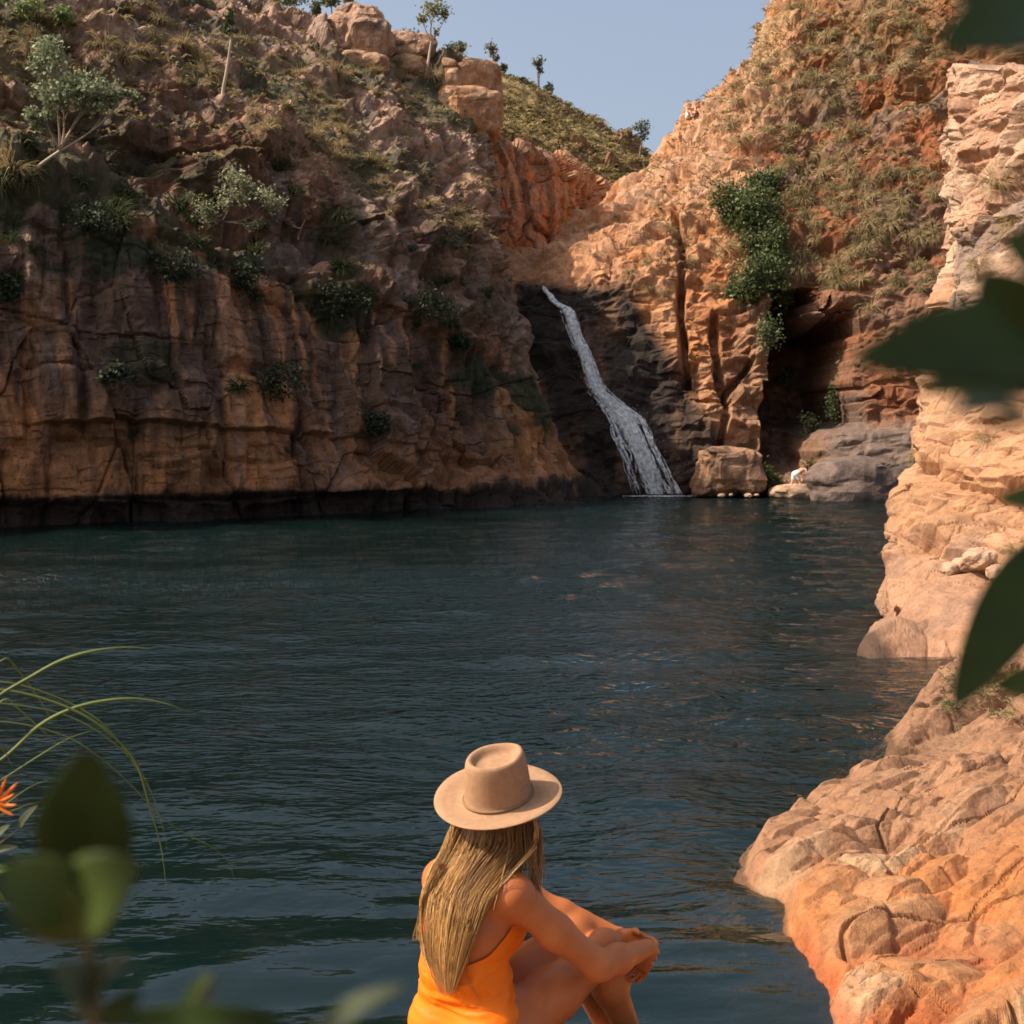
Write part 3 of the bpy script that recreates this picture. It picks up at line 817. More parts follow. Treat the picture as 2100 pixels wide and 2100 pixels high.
b1, id1, _ = blocks(A0, (.9, .5, 1), 603, tilt=.8, crack=.3)
zz = zz + (b1 * .05 + fbm(A0 * 4, 604, 4) * .02) * smooth(np.hypot(lxx + .1, lyy - 3.4), .35, .8)
tint = mixc(np.tile(np.array((.47, .25, .13), np.float32), (len(zz), 1)), (.33, .2, .14), smooth(id1, .3, .8))
finish('ledge', np.stack([lxx, lyy, zz], 1).reshape(LX.shape + (3,)), tint, M_slab)

# ------------------------------------------------------------------ pool bed / ground reaching the horizon
m, nt, out = new_mat('pool_bed')
b = node(nt, 'ShaderNodeBsdfPrincipled'); b.inputs['Roughness'].default_value = .9
tc = node(nt, 'ShaderNodeTexCoord'); n1 = node(nt, 'ShaderNodeTexNoise'); n1.inputs['Scale'].default_value = .8; n1.inputs['Detail'].default_value = 6
nt.links.new(tc.outputs['Object'], n1.inputs['Vector'])
mx = node(nt, 'ShaderNodeMix'); mx.data_type = 'RGBA'; mx.inputs[6].default_value = (.10, .095, .06, 1); mx.inputs[7].default_value = (.22, .19, .12, 1)
nt.links.new(n1.outputs['Fac'], mx.inputs['Factor']); nt.links.new(mx.outputs[2], b.inputs['Base Color']); nt.links.new(b.outputs[0], out.inputs['Surface'])
s = 1400
link('ground', mesh_np('ground', [(-s, -s, -2.75), (s, -s, -2.75), (s, s, -2.75), (-s, s, -2.75)], np.array([(0, 1, 2, 3)])), m)['kind'] = 'structure'

# ------------------------------------------------------------------ water: real wavelets, clear, absorbing
wx = np.concatenate([np.arange(-42, -9, .4), np.arange(-9, 9, .062), np.arange(9, 20.1, .4)])
wy = np.concatenate([np.arange(-6, 4, .4), np.arange(4, 11, .036), np.arange(11, 20, .075), np.arange(20, 64, .25)])
WX, WY = np.meshgrid(wx, wy); a, c = WX.ravel(), WY.ravel()
def wave2(sx, sy, seed, rot=0.0, oct=1):
    ca, sa = math.cos(rot), math.sin(rot)
    return fbm(np.stack([(a * ca + c * sa) / sx, (-a * sa + c * ca) / sy, 0 * a + seed], 1).astype(np.float32), seed, oct, .5)
calm = .58 + .52 * smooth(fbm(np.stack([a * .10, c * .17, 0 * a], 1).astype(np.float32), 700, 3), -.30, .35)
hw = (wave2(1.6, .62, 701, .18) * .021 + wave2(.75, .30, 702, -.2) * .0095 + wave2(.36, .17, 703, .1) * .0040 + wave2(3.6, 1.7, 704, .3) * .014)
hw *= calm * (3.4 - .3 * smooth(c, 7.5, 15) - 1.6 * smooth(c, 30, 50))
nr, nc = WX.shape
top = np.stack([a, c, hw], 1)
n0 = len(top)
ring = np.concatenate([np.arange(nc), nc * np.arange(1, nr) + nc - 1, (nr - 1) * nc + np.arange(nc - 2, -1, -1), nc * np.arange(nr - 2, 0, -1)])
low = top[ring].copy(); low[:, 2] = -4.5
lid = n0 + np.arange(len(ring))
nxt = np.roll(np.arange(len(ring)), -1)
side = np.stack([ring, lid, lid[nxt], ring[nxt]], 1)
cv_ = np.array([[low[:, 0].mean(), low[:, 1].mean(), -4.5]])
capc = n0 + len(ring)
cap = np.stack([lid, np.full(len(ring), capc), lid[nxt]], 1)
me = mesh_np('water', np.concatenate([top, low, cv_]), [grid_faces(nr, nc), side, cap], True, {'ruffle': np.concatenate([(.16 + .84 * smooth(c + 2.2 * vnoise(np.stack([a * .25, c * .25, 0 * a], 1), 31), 7.5, 13)) * calm, np.zeros(len(low) + 1)])})
m, nt, out = new_mat('pool_water'); L = nt.links.new
fr = node(nt, 'ShaderNodeFresnel'); fr.inputs['IOR'].default_value = 1.58
gl = node(nt, 'ShaderNodeBsdfGlossy'); gl.inputs['Roughness'].default_value = .03
tr = node(nt, 'ShaderNodeBsdfTransparent')
ms = node(nt, 'ShaderNodeMixShader')
tc = node(nt, 'ShaderNodeTexCoord'); mp = node(nt, 'ShaderNodeMapping'); mp.inputs['Scale'].default_value = (1.0, 2.1, 1)
L(tc.outputs['Object'], mp.inputs['Vector'])
n1 = node(nt, 'ShaderNodeTexNoise'); n1.inputs['Scale'].default_value = 4.6; n1.inputs['Detail'].default_value = 2.0; n1.inputs['Roughness'].default_value = .55
L(mp.outputs[0], n1.inputs['Vector'])
bp = node(nt, 'ShaderNodeBump'); bp.inputs['Distance'].default_value = .085
rf = node(nt, 'ShaderNodeAttribute'); rf.attribute_name = 'ruffle'; L(rf.outputs['Fac'], bp.inputs['Strength'])
L(n1.outputs['Fac'], bp.inputs['Height'])
for q in (fr, gl): L(bp.outputs[0], q.inputs['Normal'])
df = node(nt, 'ShaderNodeBsdfDiffuse'); df.inputs['Color'].default_value = (.020, .100, .090, 1)      # light scattered back by the green water itself
md = node(nt, 'ShaderNodeMixShader'); md.inputs[0].default_value = .085
L(tr.outputs[0], md.inputs[1]); L(df.outputs[0], md.inputs[2])
L(fr.outputs[0], ms.inputs[0]); L(md.outputs[0], ms.inputs[1]); L(gl.outputs[0], ms.inputs[2]); L(ms.outputs[0], out.inputs['Surface'])
va = node(nt, 'ShaderNodeVolumeAbsorption'); va.inputs['Color'].default_value = (.58, .56, .42, 1); va.inputs['Density'].default_value = 3.6
L(va.outputs[0], out.inputs['Volume'])
link('water', me, m)['kind'] = 'structure'

# ================================================================== rock lookup used to set things on the cliffs
def surf_at(name, px, py, r=7.0):
    s = SURF[name]
    for k in (1, 2, 4, 8):
        d = np.hypot(s['px'] - px, s['py'] - py)
        idx = np.nonzero((d < r * k) & (s['dp'] > .5))[0]
        if len(idx): break
    if not len(idx):
        return None
    near = s['dp'][idx].min()
    idx = idx[s['dp'][idx] < near * 1.01 + .35]
    i = idx[np.argmin(np.hypot(s['px'][idx] - px, s['py'][idx] - py))]
    n = s['N'][i].copy()
    v = s['V'][i]
    if np.dot(n, np.array([0, 0, CAM_H]) - v) < 0: n = -n
    return v.copy(), n

def tube(path, radii, sides=5, cap=True):
    """swept tube; path (n,3), radii (n,) -> V, F"""
    path = np.asarray(path, float); n = len(path)
    t = np.gradient(path, axis=0); t /= np.linalg.norm(t, axis=1, keepdims=True) + 1e-9
    ref = np.array([.31, .17, .93])
    u = np.cross(t, ref); u /= np.linalg.norm(u, axis=1, keepdims=True) + 1e-9
    w = np.cross(t, u)
    ang = np.arange(sides) * 2 * math.pi / sides
    V = path[:, None, :] + (np.cos(ang)[None, :, None] * u[:, None, :] + np.sin(ang)[None, :, None] * w[:, None, :]) * np.asarray(radii)[:, None, None]
    V = V.reshape(-1, 3)
    i = np.arange(n * sides).reshape(n, sides); j = np.roll(i, -1, 1)
    F = np.stack([i[:-1].ravel(), j[:-1].ravel(), j[1:].ravel(), i[1:].ravel()], 1)
    return V, F

class Bag:
    def __init__(self): self.V = []; self.F = {3: [], 4: []}; self.C = []; self.n = 0
    def add(self, V, F, c=None):
        V = np.asarray(V, np.float32); F = np.asarray(F, np.int32)
        self.V.append(V); self.F[F.shape[1]].append(F + self.n); self.n += len(V)
        if c is not None: self.C.append(np.broadcast_to(np.asarray(c, np.float32), (len(V), 3)))
    def mesh(self, name, smooth_shade=True, offset=None):
        V = np.concatenate(self.V)
        if offset is not None: V = V - np.asarray(offset, np.float32)
        Fs = [np.concatenate(f) for f in self.F.values() if f]
        return mesh_np(name, V, Fs, smooth_shade, {'tint': np.concatenate(self.C)} if self.C else None)

def tint_material(name, rough=.6, trans=0.0, spec=.3, gain=1.0):
    m, nt, out = new_mat(name); L = nt.links.new
    b = node(nt, 'ShaderNodeBsdfPrincipled'); b.inputs['Roughness'].default_value = rough; b.inputs['Specular IOR Level'].default_value = spec
    at = node(nt, 'ShaderNodeAttribute'); at.attribute_name = 'tint'
    tc = node(nt, 'ShaderNodeTexCoord'); n1 = node(nt, 'ShaderNodeTexNoise'); n1.inputs['Scale'].default_value = 30
    L(tc.outputs['Object'], n1.inputs['Vector'])
    r1 = node(nt, 'ShaderNodeMapRange'); r1.inputs['To Min'].default_value = .8 * gain; r1.inputs['To Max'].default_value = 1.2 * gain
    L(n1.outputs['Fac'], r1.inputs['Value'])
    vm = node(nt, 'ShaderNodeVectorMath'); vm.operation = 'SCALE'
    L(at.outputs['Color'], vm.inputs[0]); L(r1.outputs[0], vm.inputs['Scale'])
    L(vm.outputs[0], b.inputs['Base Color'])
    if trans:
        tr = node(nt, 'ShaderNodeBsdfTranslucent'); L(vm.outputs[0], tr.inputs['Color'])
        ms = node(nt, 'ShaderNodeMixShader'); ms.inputs[0].default_value = trans
        L(b.outputs[0], ms.inputs[1]); L(tr.outputs[0], ms.inputs[2]); L(ms.outputs[0], out.inputs['Surface'])
    else:
        L(b.outputs[0], out.inputs['Surface'])
    return m

# ------------------------------------------------------------------ waterfall: hundreds of thin threads following the chute, with spray
fall_c = np.array([(1112,586,8),(1124,604,16),(1137,620,24),(1162,637,34),(1180,686,34),(1200,733,40),(1220,789,46),(1247,822,62),(1284,862,74),(1305,910,76),(1326,958,80),(1346,1014,92)], float)
pts3 = []
for px, py, w in fall_c:
    q = surf_at('waterfall_cliff', px, py, 6)
    pts3.append(q[0])
pts3 = np.array(pts3)
Yc = pts3[:, 1] - .25
for _ in range(3): Yc[1:-1] = np.minimum(Yc[1:-1], .25 * Yc[:-2] + .5 * Yc[1:-1] + .25 * Yc[2:])
Yc = np.maximum.accumulate(Yc[::-1])[::-1] - .1        # always comes outward as it drops
centre = np.array([P(px, py, y) for (px, py, w), y in zip(fall_c, Yc)])
halfw = fall_c[:, 2] / F_PX * centre[:, 1] * .36
bag = Bag()
K = len(fall_c) - 1
for i in range(1100):
    t0 = rnd.random() ** .8 * (K - .3); t1 = min(K, t0 + rnd.uniform(.2, 1.3))
    if i % 14 == 0: t0, t1 = rnd.random() * .5, K
    n = max(6, int((t1 - t0) * 9))
    tt = np.linspace(t0, t1, n)
    c = pchip1(centre, np.clip(tt, 0, K - 1e-6)); hw_ = pchip1(halfw, np.clip(tt, 0, K - 1e-6))
    lat = np.clip(rnd.gauss(0, .40), -1.25, 1.25)
    if rnd.random() < .12: lat = rnd.choice((-1, 1)) * rnd.uniform(1.0, 1.5) * smooth(tt, 4.5, 8.5) + lat * (1 - smooth(tt, 4.5, 8.5))
    wob = fbm(np.stack([tt * 2.0, np.full(n, i * 3.1), np.zeros(n)], 1), 5, 4, .7) * 1.5
    off = lat * hw_ + wob * .22 * hw_
    pth = c.copy(); pth[:, 0] += off; pth[:, 1] -= np.abs(vnoise(np.stack([tt * .6, np.full(n, i * 1.7), np.full(n, 9.)], 1), 6)) * .25 + rnd.random() * .1
    r = (rnd.uniform(.007, .016) if i % 3 else rnd.uniform(.016, .036)) * (1 + .85 * vnoise(np.stack([tt * 3.5, np.full(n, i * 1.3), np.zeros(n)], 1), 8)) * np.interp(np.linspace(0, 1, n), [0, .1, .85, 1], [.2, 1, 1, .1])
    v, f = tube(pth, r, 4)
    bag.add(v, f)
falls = link('waterfall', bag.mesh('waterfall'), plain_material('white_water', (.93, .94, .95), .35, .05, trans=.35, see=.45))
tag(falls, 'white waterfall running down a black wet rock chute into the pool', 'waterfall')
bag = Bag()
tet = np.array([(1, 1, 1), (-1, -1, 1), (-1, 1, -1), (1, -1, -1)], float); tf = np.array([(0, 1, 2), (0, 3, 1), (0, 2, 3), (1, 3, 2)])
for i in range(2600):
    t = rnd.uniform(3, K) ** 1.0
    if i % 3 == 0: t = rnd.uniform(7, 9.2)
    c = pchip1(centre, np.array([min(t, K - 1e-4)]))[0]; h = pchip1(halfw, np.array([min(t, K - 1e-4)]))[0]
    p = c + np.array([rnd.gauss(.12 if i % 3 == 0 else 0, .75) * h, -abs(rnd.gauss(0, .3)), rnd.gauss(0, .22)])
    if p[2] < .02: p[2] = .02
    bag.add(p + tet * rnd.uniform(.004, .012), tf)
sp = link('spray', bag.mesh('spray', False), falls.data.materials[0], falls); sp['kind'] = 'stuff'
bag = Bag()
for i in range(420):
    a = rnd.uniform(0, 2 * math.pi); r = abs(rnd.gauss(0, 1)) * .42
    c = np.array([centre[-1][0] + .1 + math.cos(a) * r * 1.9, centre[-1][1] - .15 - abs(math.sin(a)) * r * .7, .035])
    s_ = rnd.uniform(.015, .06); k = 6
    an = np.arange(k) * 2 * math.pi / k + rnd.random()
    ring_ = np.stack([np.cos(an) * s_ * 2.2 * np.array([rnd.uniform(.6, 1.2) for _ in an]), np.sin(an) * s_, np.zeros(k)], 1) + c
    V_ = np.concatenate([ring_, [c + np.array([0, 0, .02])]])
    bag.add(V_, np.array([(j, (j + 1) % k, k) for j in range(k)]))
fo = link('foam', bag.mesh('foam'), falls.data.materials[0], falls); fo['kind'] = 'stuff'

# ================================================================== figures: signed-distance bodies meshed by surface nets
def rcone(p, a, b, ra, rb):
    a = np.asarray(a, np.float32); b = np.asarray(b, np.float32)
    d = b - a; L2 = float(d @ d) + 1e-9
    t = np.clip(((p - a) @ d) / L2, 0, 1)
    q = p - a - t[..., None] * d
    return np.sqrt((q * q).sum(-1)) - (ra + (rb - ra) * t)

def ellip(p, c, axes, rad):
    """ellipsoid; axes rows = unit directions"""
    q = (p - np.asarray(c, np.float32)) @ np.asarray(axes, np.float32).T / np.asarray(rad, np.float32)
    k = np.sqrt((q * q).sum(-1)) + 1e-6
    return (k - 1) * min(rad) * (0.55 + 0.45 * max(rad) / min(rad) / 1.4)

def smin(a, b, k):
    h = np.maximum(k - np.abs(a - b), 0) / k
    return np.minimum(a, b) - h * h * k * .25

class SDF:
    """list of (kind, data, blend)"""
    def __init__(self): self.items = []
    def cone(self, a, b, ra, rb, k=.03): self.items.append(('c', (a, b, ra, rb), k)); return self
    def ball(self, c, r, k=.03): return self.cone(c, np.asarray(c, float) + 1e-4, r, r, k)
    def ell(self, c, axes, rad, k=.03): self.items.append(('e', (c, axes, rad), k)); return self
    def cut(self, a, b, ra, rb, k=.01): self.items.append(('x', (a, b, ra, rb), k)); return self
    def bounds(self, it):
        if it[0] in 'cx':
            a, b, ra, rb = it[1]; r = max(ra, rb)
            return np.minimum(a, b) - r, np.maximum(a, b) + r
        c, ax, rad = it[1]; return np.asarray(c) - max(rad), np.asarray(c) + max(rad)
    def ev(self, p):
        f = np.full(p.shape[:-1], 1.0, np.float32)
        for it in self.items: f = self.comb(f, p, it)
        return f
    def comb(self, f, p, it):
        if it[0] == 'c': return smin(f, rcone(p, *it[1]), it[2])
        if it[0] == 'e': return smin(f, ellip(p, *it[1]), it[2])
        return -smin(-f, rcone(p, *it[1]), it[2])
    def grid(self, lo, hi, h):
        lo = np.asarray(lo, np.float32); n = np.ceil((np.asarray(hi) - lo) / h).astype(int) + 1
        ax = [lo[k] + h * np.arange(n[k], dtype=np.float32) for k in range(3)]
        f = np.full(tuple(n), .2, np.float32)
        for it in self.items:
            a, b = self.bounds(it); m = it[2] + 4 * h + .02
            s = [slice(max(0, int((a[k] - m - lo[k]) / h)), min(n[k], int((b[k] + m - lo[k]) / h) + 2)) for k in range(3)]
            if any(q.stop <= q.start for q in s): continue
            p = np.stack(np.meshgrid(ax[0][s[0]], ax[1][s[1]], ax[2][s[2]], indexing='ij'), -1)
            f[s[0], s[1], s[2]] = self.comb(f[s[0], s[1], s[2]], p, it)
        return f, lo, h

def surface_nets(f, lo, h):
    s = f < 0
    nx, ny, nz = f.shape
    acc = np.zeros((nx - 1, ny - 1, nz - 1, 3), np.float32); cnt = np.zeros((nx - 1, ny - 1, nz - 1), np.float32)
    corners = [(i, j, k) for i in (0, 1) for j in (0, 1) for k in (0, 1)]
    def sl(c): return f[c[0]:nx - 1 + c[0], c[1]:ny - 1 + c[1], c[2]:nz - 1 + c[2]]
    for c in corners:
        for ax in range(3):
            if c[ax] == 0:
                d = list(c); d[ax] = 1
                a, b = sl(c), sl(d)
                m = (a < 0) != (b < 0)
                t = np.where(m, a / np.where(m, a - b, 1), 0)
                for q in range(3):
                    acc[..., q] += np.where(m, c[q] + (t if q == ax else 0), 0)
                cnt += m
    act = cnt > 0
    idx = -np.ones(act.shape, np.int64); idx[act] = np.arange(act.sum())
    base = np.argwhere(act).astype(np.float32)
    V = (base + acc[act] / cnt[act][:, None]) * h + lo
    F = []
    for ax in range(3):
        a = [slice(1, None)] * 3; 
        lo_s = [slice(1, -1)] * 3; hi_s = [slice(1, -1)] * 3
        lo_s[ax] = slice(0, -1); hi_s[ax] = slice(1, None)
        A_ = s[tuple(lo_s)]; B_ = s[tuple(hi_s)]
        cr = np.argwhere(A_ != B_)
        if not len(cr): continue
        off = np.ones(3, int); off[ax] = 0
        g = cr + off
        u, v = [q for q in range(3) if q != ax]
        def cell(du, dv):
            c = g.copy(); c[:, u] -= du; c[:, v] -= dv
            return idx[c[:, 0], c[:, 1], c[:, 2]]
        q = np.stack([cell(1, 1), cell(0, 1), cell(0, 0), cell(1, 0)], 1)
        flip = A_[tuple(cr.T)]
        if ax == 1: flip = ~flip
        q = np.where(flip[:, None], q, q[:, ::-1])
        F.append(q)
    return V, np.concatenate(F)

def relax(V, F, n=2, w=.5):
    V = V.copy()
    e = np.concatenate([F[:, [0, 1]], F[:, [1, 2]], F[:, [2, 3]], F[:, [3, 0]]])
    for _ in range(n):
        s = np.zeros_like(V); c = np.zeros(len(V), np.float32)
        for a, b in ((0, 1), (1, 0)):
            np.add.at(s, e[:, a], V[e[:, b]]); np.add.at(c, e[:, a], 1)
        V = V * (1 - w) + s / np.maximum(c, 1)[:, None] * w
    return V

def U(v):
    v = np.asarray(v, float); return v / np.linalg.norm(v)

def finger(S, base, d, bend, lens, r0, k=.004):
    """two-phalanx finger curling from direction d towards bend"""
    p = np.asarray(base, float); dd = U(d)
    for j, L in enumerate(lens):
        q = p + dd * L
        S.cone(p, q, r0 * (1 - .1 * j), r0 * (1 - .1 * (j + 1)), k)
        p = q; dd = U(dd + np.asarray(bend) * .75)

def hand(S, wrist, d, across, palm_n, r=.0085, size=1.0, curl=.6):
    """palm plus five separate fingers; d along the hand, across towards the thumb side, palm_n out of the palm"""
    d = U(d); across = U(np.asarray(across) - d * (np.asarray(across) @ d)); palm_n = U(palm_n)
    w = np.asarray(wrist, float)
    for s_ in (-1, -.33, .33, 1):
        S.cone(w + across * .012 * s_, w + d * .082 * size + across * .027 * s_ * size, .016, .0125, .012)
    for s_, L in ((-1, (.026, .020, .016)), (-.36, (.033, .024, .018)), (.32, (.036, .026, .019)), (1, (.032, .023, .018))):
        finger(S, w + d * .086 * size + across * .028 * s_ * size, d + across * .045 * s_, palm_n * curl, [l * size for l in L], r)
    b = w + d * .030 * size + across * .028 * size
    finger(S, b, U(d * .75 + across * .5 + palm_n * .45), (palm_n * .5 + d * .4 - across * .3), (.036 * size, .026 * size), r * 1.15, .010)

# ------------------------------------------------------------------ the seated woman
rt = np.array([.80, -.60, 0]); fw = np.array([.60, .80, 0]); upv = np.array([0, 0, 1.0])
def side(c, s): return np.asarray(c) + rt * s
pel = np.array([-.108, 3.385, 1.285]); wai = np.array([-.140, 3.378, 1.440]); rib = np.array([-.128, 3.385, 1.575]); upp = np.array([-.108, 3.395, 1.668])
torso = SDF()
lev = [(pel, .158, .106), (wai, .120, .088), (rib, .132, .094), (upp, .135, .070)]
for (c0, w0, r0), (c1, w1, r1) in zip(lev[:-1], lev[1:]):
    for s_ in (-1, 0, 1):
        torso.cone(side(c0, s_ * (w0 - r0)), side(c1, s_ * (w1 - r1)), r0, r1, .03)
    torso.cone(side(c0, -(w0 - r0)), side(c0, w0 - r0), r0, r0, .03)
torso.ball(pel + fw * -.045 + rt * .075 - upv * .01, .105, .04); torso.ball(pel + fw * -.045 - rt * .075 - upv * .01, .105, .04)
torso.ball(rib + fw * .088 + rt * .062 - upv * .022, .066, .035); torso.ball(rib + fw * .088 - rt * .062 - upv * .022, .066, .035)
body = SDF(); body.items += list(torso.items)
shR = np.array([.000, 3.315, 1.690]); shL = np.array([-.205, 3.470, 1.672])
body.cone(side(upp, .05), shR, .060, .052, .05); body.cone(side(upp, -.05), shL, .060, .052, .05)
nb = np.array([-.092, 3.405, 1.725]); hd = np.array([-.036, 3.435, 1.862])
fd = U([.74, .66, -.10]); fr_ = np.cross(fd, upv); fr_ = U(fr_)
body.cone(upp + upv * .02, nb, .062, .052, .05); body.cone(nb, hd - upv * .05, .050, .048, .03)
body.cone(nb, shR + upv * .005, .045, .040, .05); body.cone(nb, shL + upv * .005, .045, .040, .05)
# head: skull, face, jaw, nose, brow, lips, ears
body.ell(hd + fd * -.008 + upv * .010, [fr_, fd, upv], [.074, .094, .090], .02)
body.cone(hd + fd * .040 - upv * .02, hd + fd * .062 - upv * .092, .058, .030, .03)
for s_ in (-1, 1):
    body.cone(hd + fr_ * .052 * s_ + fd * .012 - upv * .055, hd + fd * .058 - upv * .094 + fr_ * .012 * s_, .024, .022, .02)
    body.ball(hd + fd * .070 + fr_ * .042 * s_ - upv * .030, .020, .02)
    body.cut(hd + fd * .103 + fr_ * .030 * s_ - upv * .002, hd + fd * .103 + fr_ * .033 * s_ - upv * .002, .015, .015, .014)
    body.ball(hd + fd * .078 + fr_ * .030 * s_ - upv * .003, .0125, .004)
    body.ell(hd + fr_ * .078 * s_ - upv * .012, [fr_, fd, upv], [.010, .018, .031], .008)
body.cone(hd + fd * .086 + upv * .002, hd + fd * .110 - upv * .034, .008, .013, .012)
body.cone(hd + fd * .090 - upv * .062 - fr_ * .018, hd + fd * .090 - upv * .062 + fr_ * .018, .008, .008, .008)
body.cone(hd + fd * .087 - upv * .073 - fr_ * .014, hd + fd * .087 - upv * .073 + fr_ * .014, .008, .008, .008)
n_upper = len(body.items)
# right arm round the knees, left hand closing on the right wrist
elR = P(1228, 1980, 3.36); wrR = P(1328, 1944, 3.545)
body.cone(shR, (shR + elR) / 2 + [0, -.004, -.004], .055, .048, .03); body.cone((shR + elR) / 2 + [0, -.004, -.004], elR, .048, .039, .03)
body.ball(elR + [0.0, .004, -.004], .036, .02)
body.cone(elR, elR * .62 + wrR * .38 + [.0, -.002, 0], .039, .040, .03); body.cone(elR * .62 + wrR * .38 + [.0, -.002, 0], wrR, .040, .027, .03)
hand(body, wrR + [.000, .010, -.006], [-.22, .42, -.80], [-.75, .50, .35], [-.80, -.40, -.25], curl=.95, size=.92)
elL = P(1092, 1842, 3.70); wrL = P(1272, 1922, 3.665)
body.cone(shL, elL, .050, .038, .03); body.ball(elL, .036, .02)
body.cone(elL, elL * .65 + wrL * .35, .037, .036, .02); body.cone(elL * .65 + wrL * .35, wrL, .036, .026, .02)
hand(body, wrL, [.72, -.62, -.02], [.1, .2, .95], [-.35, -.75, -.2], curl=.85)
# legs drawn up
hiR = pel + rt * .095 - upv * .012; hiL = pel - rt * .090 + fw * .03 - upv * .012
knR = P(1240, 1946, 3.575); knL = P(1181, 1912, 3.665)
for hp, kn, foot_dir in ((hiR, knR, [.80, .60, -.02]), (hiL, knL, [.74, .67, -.02])):
    mid = hp * .5 + kn * .5 - upv * .012
    body.cone(hp, mid, .092, .074, .04); body.cone(mid, kn, .074, .056, .03)
    body.ball(kn + upv * .004, .054, .02)
    an = kn + np.array([.108, .120, -.372]); cf = kn * .66 + an * .34 + np.array([-.02, -.022, 0])
    body.cone(kn, cf, .053, .054, .02); body.cone(cf, an, .054, .033, .03)
    fdv = U(foot_dir); heel = an - fdv * .030 - upv * .030
    body.cone(an, heel, .033, .030, .02); body.cone(an + fdv * .02 - upv * .012, an + fdv * .125 - upv * .046, .031, .020, .02); body.cone(heel, an + fdv * .125 - upv * .044, .026, .022, .02)
    ac = np.cross(fdv, upv)
    for q in range(5):
        s_ = (q - 2) * .017
        body.cone(an + fdv * .120 + ac * s_ - upv * .046, an + fdv * (.163 - abs(q - 1.2) * .008) + ac * s_ * 1.1 - upv * .052, .0105, .009, .005)
f_, lo_, h_ = body.grid((-.40, 3.10, .96), (.60, 4.12, 2.0), .0056)
V_, F_ = surface_nets(f_, lo_, h_)
V_ = relax(V_, F_, 2, .45)
M_skin = plain_material('tanned_skin', (.41, .122, .034), .46, .10, 14, spec=.35, sss=.08)
base = np.array([-.13, 3.37, 1.17])
woman = link('person', mesh_np('person_body', V_ - base, F_, True), M_skin, loc=base)
tag(woman, 'woman in orange swimsuit and tan hat hugging her knees beside the pool', 'person')
def woman_child(name, me, mat):
    o = link(name, me, mat, woman); return o
# swimsuit: a shell over the torso, low scooped back, small folds
def noise3(p, sc, seed): return vnoise((p.reshape(-1, 3) * sc).astype(np.float32), seed).reshape(p.shape[:-1])
ts = SDF(); ts.items += list(torso.items)
f_, lo_, h_ = ts.grid((-.40, 3.16, 1.12), (.12, 3.66, 1.82), .0052)
gx_ = np.stack(np.meshgrid(*[lo_[k] + h_ * np.arange(f_.shape[k], dtype=np.float32) for k in range(3)], indexing='ij'), -1)
fold = np.abs(noise3(gx_, np.array([5., 5., 34.]), 900)); fold2 = np.abs(noise3(gx_, np.array([11., 11., 60.]), 901))
wz_ = np.exp(-((gx_[..., 2] - 1.43) / .07) ** 2)
f2_ = f_ - (.0048 + .010 * (1 - np.minimum(fold * 3, 1)) * (.12 + wz_) + .004 * (1 - np.minimum(fold2 * 3, 1)) * wz_)
V_, F_ = surface_nets(f2_, lo_, h_)
V_ = relax(V_, F_, 1, .4)
fcoord = (V_ - rib) @ fw
rcoord = (V_ - rib) @ rt
zcut = np.interp(fcoord, [-.12, -.07, -.03, .03, .08, .14], [1.490, 1.525, 1.565, 1.605, 1.640, 1.660]) - .02 * np.exp(-((rcoord) / .05) ** 2) * (fcoord > 0)
keep = (V_[:, 2] < zcut)[F_].any(1)
V_[:, 2] = np.minimum(V_[:, 2], zcut + .0005)
F_ = F_[keep]; used = np.unique(F_); rem = -np.ones(len(V_), int); rem[used] = np.arange(len(used))
M_suit = plain_material('orange_swimsuit', (.80, .165, .003), .55, .08, 20, spec=.25)
suit = woman_child('swimsuit', mesh_np('swimsuit', V_[used] - base, rem[F_], True), M_suit)
bag = Bag()
for s_ in (-1, 1):     # shoulder straps from the front edge over the shoulder to the back edge
    pts = np.array([rib + fw * .115 + rt * .07 * s_ + upv * .05, upp + fw * .062 + rt * .085 * s_ + upv * .03, upp + rt * .090 * s_ + upv * .078, upp - fw * .065 + rt * .085 * s_ + upv * .03, rib - fw * .098 + rt * .075 * s_ - upv * .02, rib - fw * .098 + rt * .075 * s_ - upv * .10])
    t = np.linspace(0, len(pts) - 1.001, 40); q = pchip1(pts, t)
    for _ in range(6):      # lay the strap on the skin
        e = 2e-3; g = np.stack([(body.ev(q + np.eye(3)[k] * e) - body.ev(q - np.eye(3)[k] * e)) / (2 * e) for k in range(3)], 1)
        q = q - g * (body.ev(q) - .003)[:, None] * .8
    v, f = tube(q - base, np.full(len(q), .0042), 6); woman_child('strap', mesh_np('strap', v, f, True), M_suit)

# hair: long loose locks laid over head and back
hv = SDF(); hv.items += list(body.items[:0])
hv.items += [it for it in body.items[:n_upper] if it[0] != 'x']
hv.cone(hd + upv * .02 - fd * .01, hd - fd * .035 - upv * .08, .086, .078, .03)
hv.cone(hd - fd * .03 - upv * .07, np.array([-.135, 3.315, 1.62]), .075, .050, .05)
hv.cone(np.array([-.135, 3.315, 1.62]), np.array([-.165, 3.295, 1.46]), .050, .030, .04)
def hair_pos(px, py, off):
    d = ray(px, py); d = d / d[1]
    Ys = np.linspace(3.05, 3.75, 141, dtype=np.float32)
    pts = np.stack([d[0] * Ys, Ys, CAM_H + d[2] * Ys], 1)
    return pts, Ys
pyl = np.array([1682, 1704, 1740, 1790, 1840, 1900, 1960, 2005, 2040], float)
Lb = np.array([930, 924, 912, 886, 868, 863, 868, 884, 902], float)
Rb = np.array([1098, 1100, 1090, 1044, 1004, 984, 962, 944, 930], float)
NS = 3200
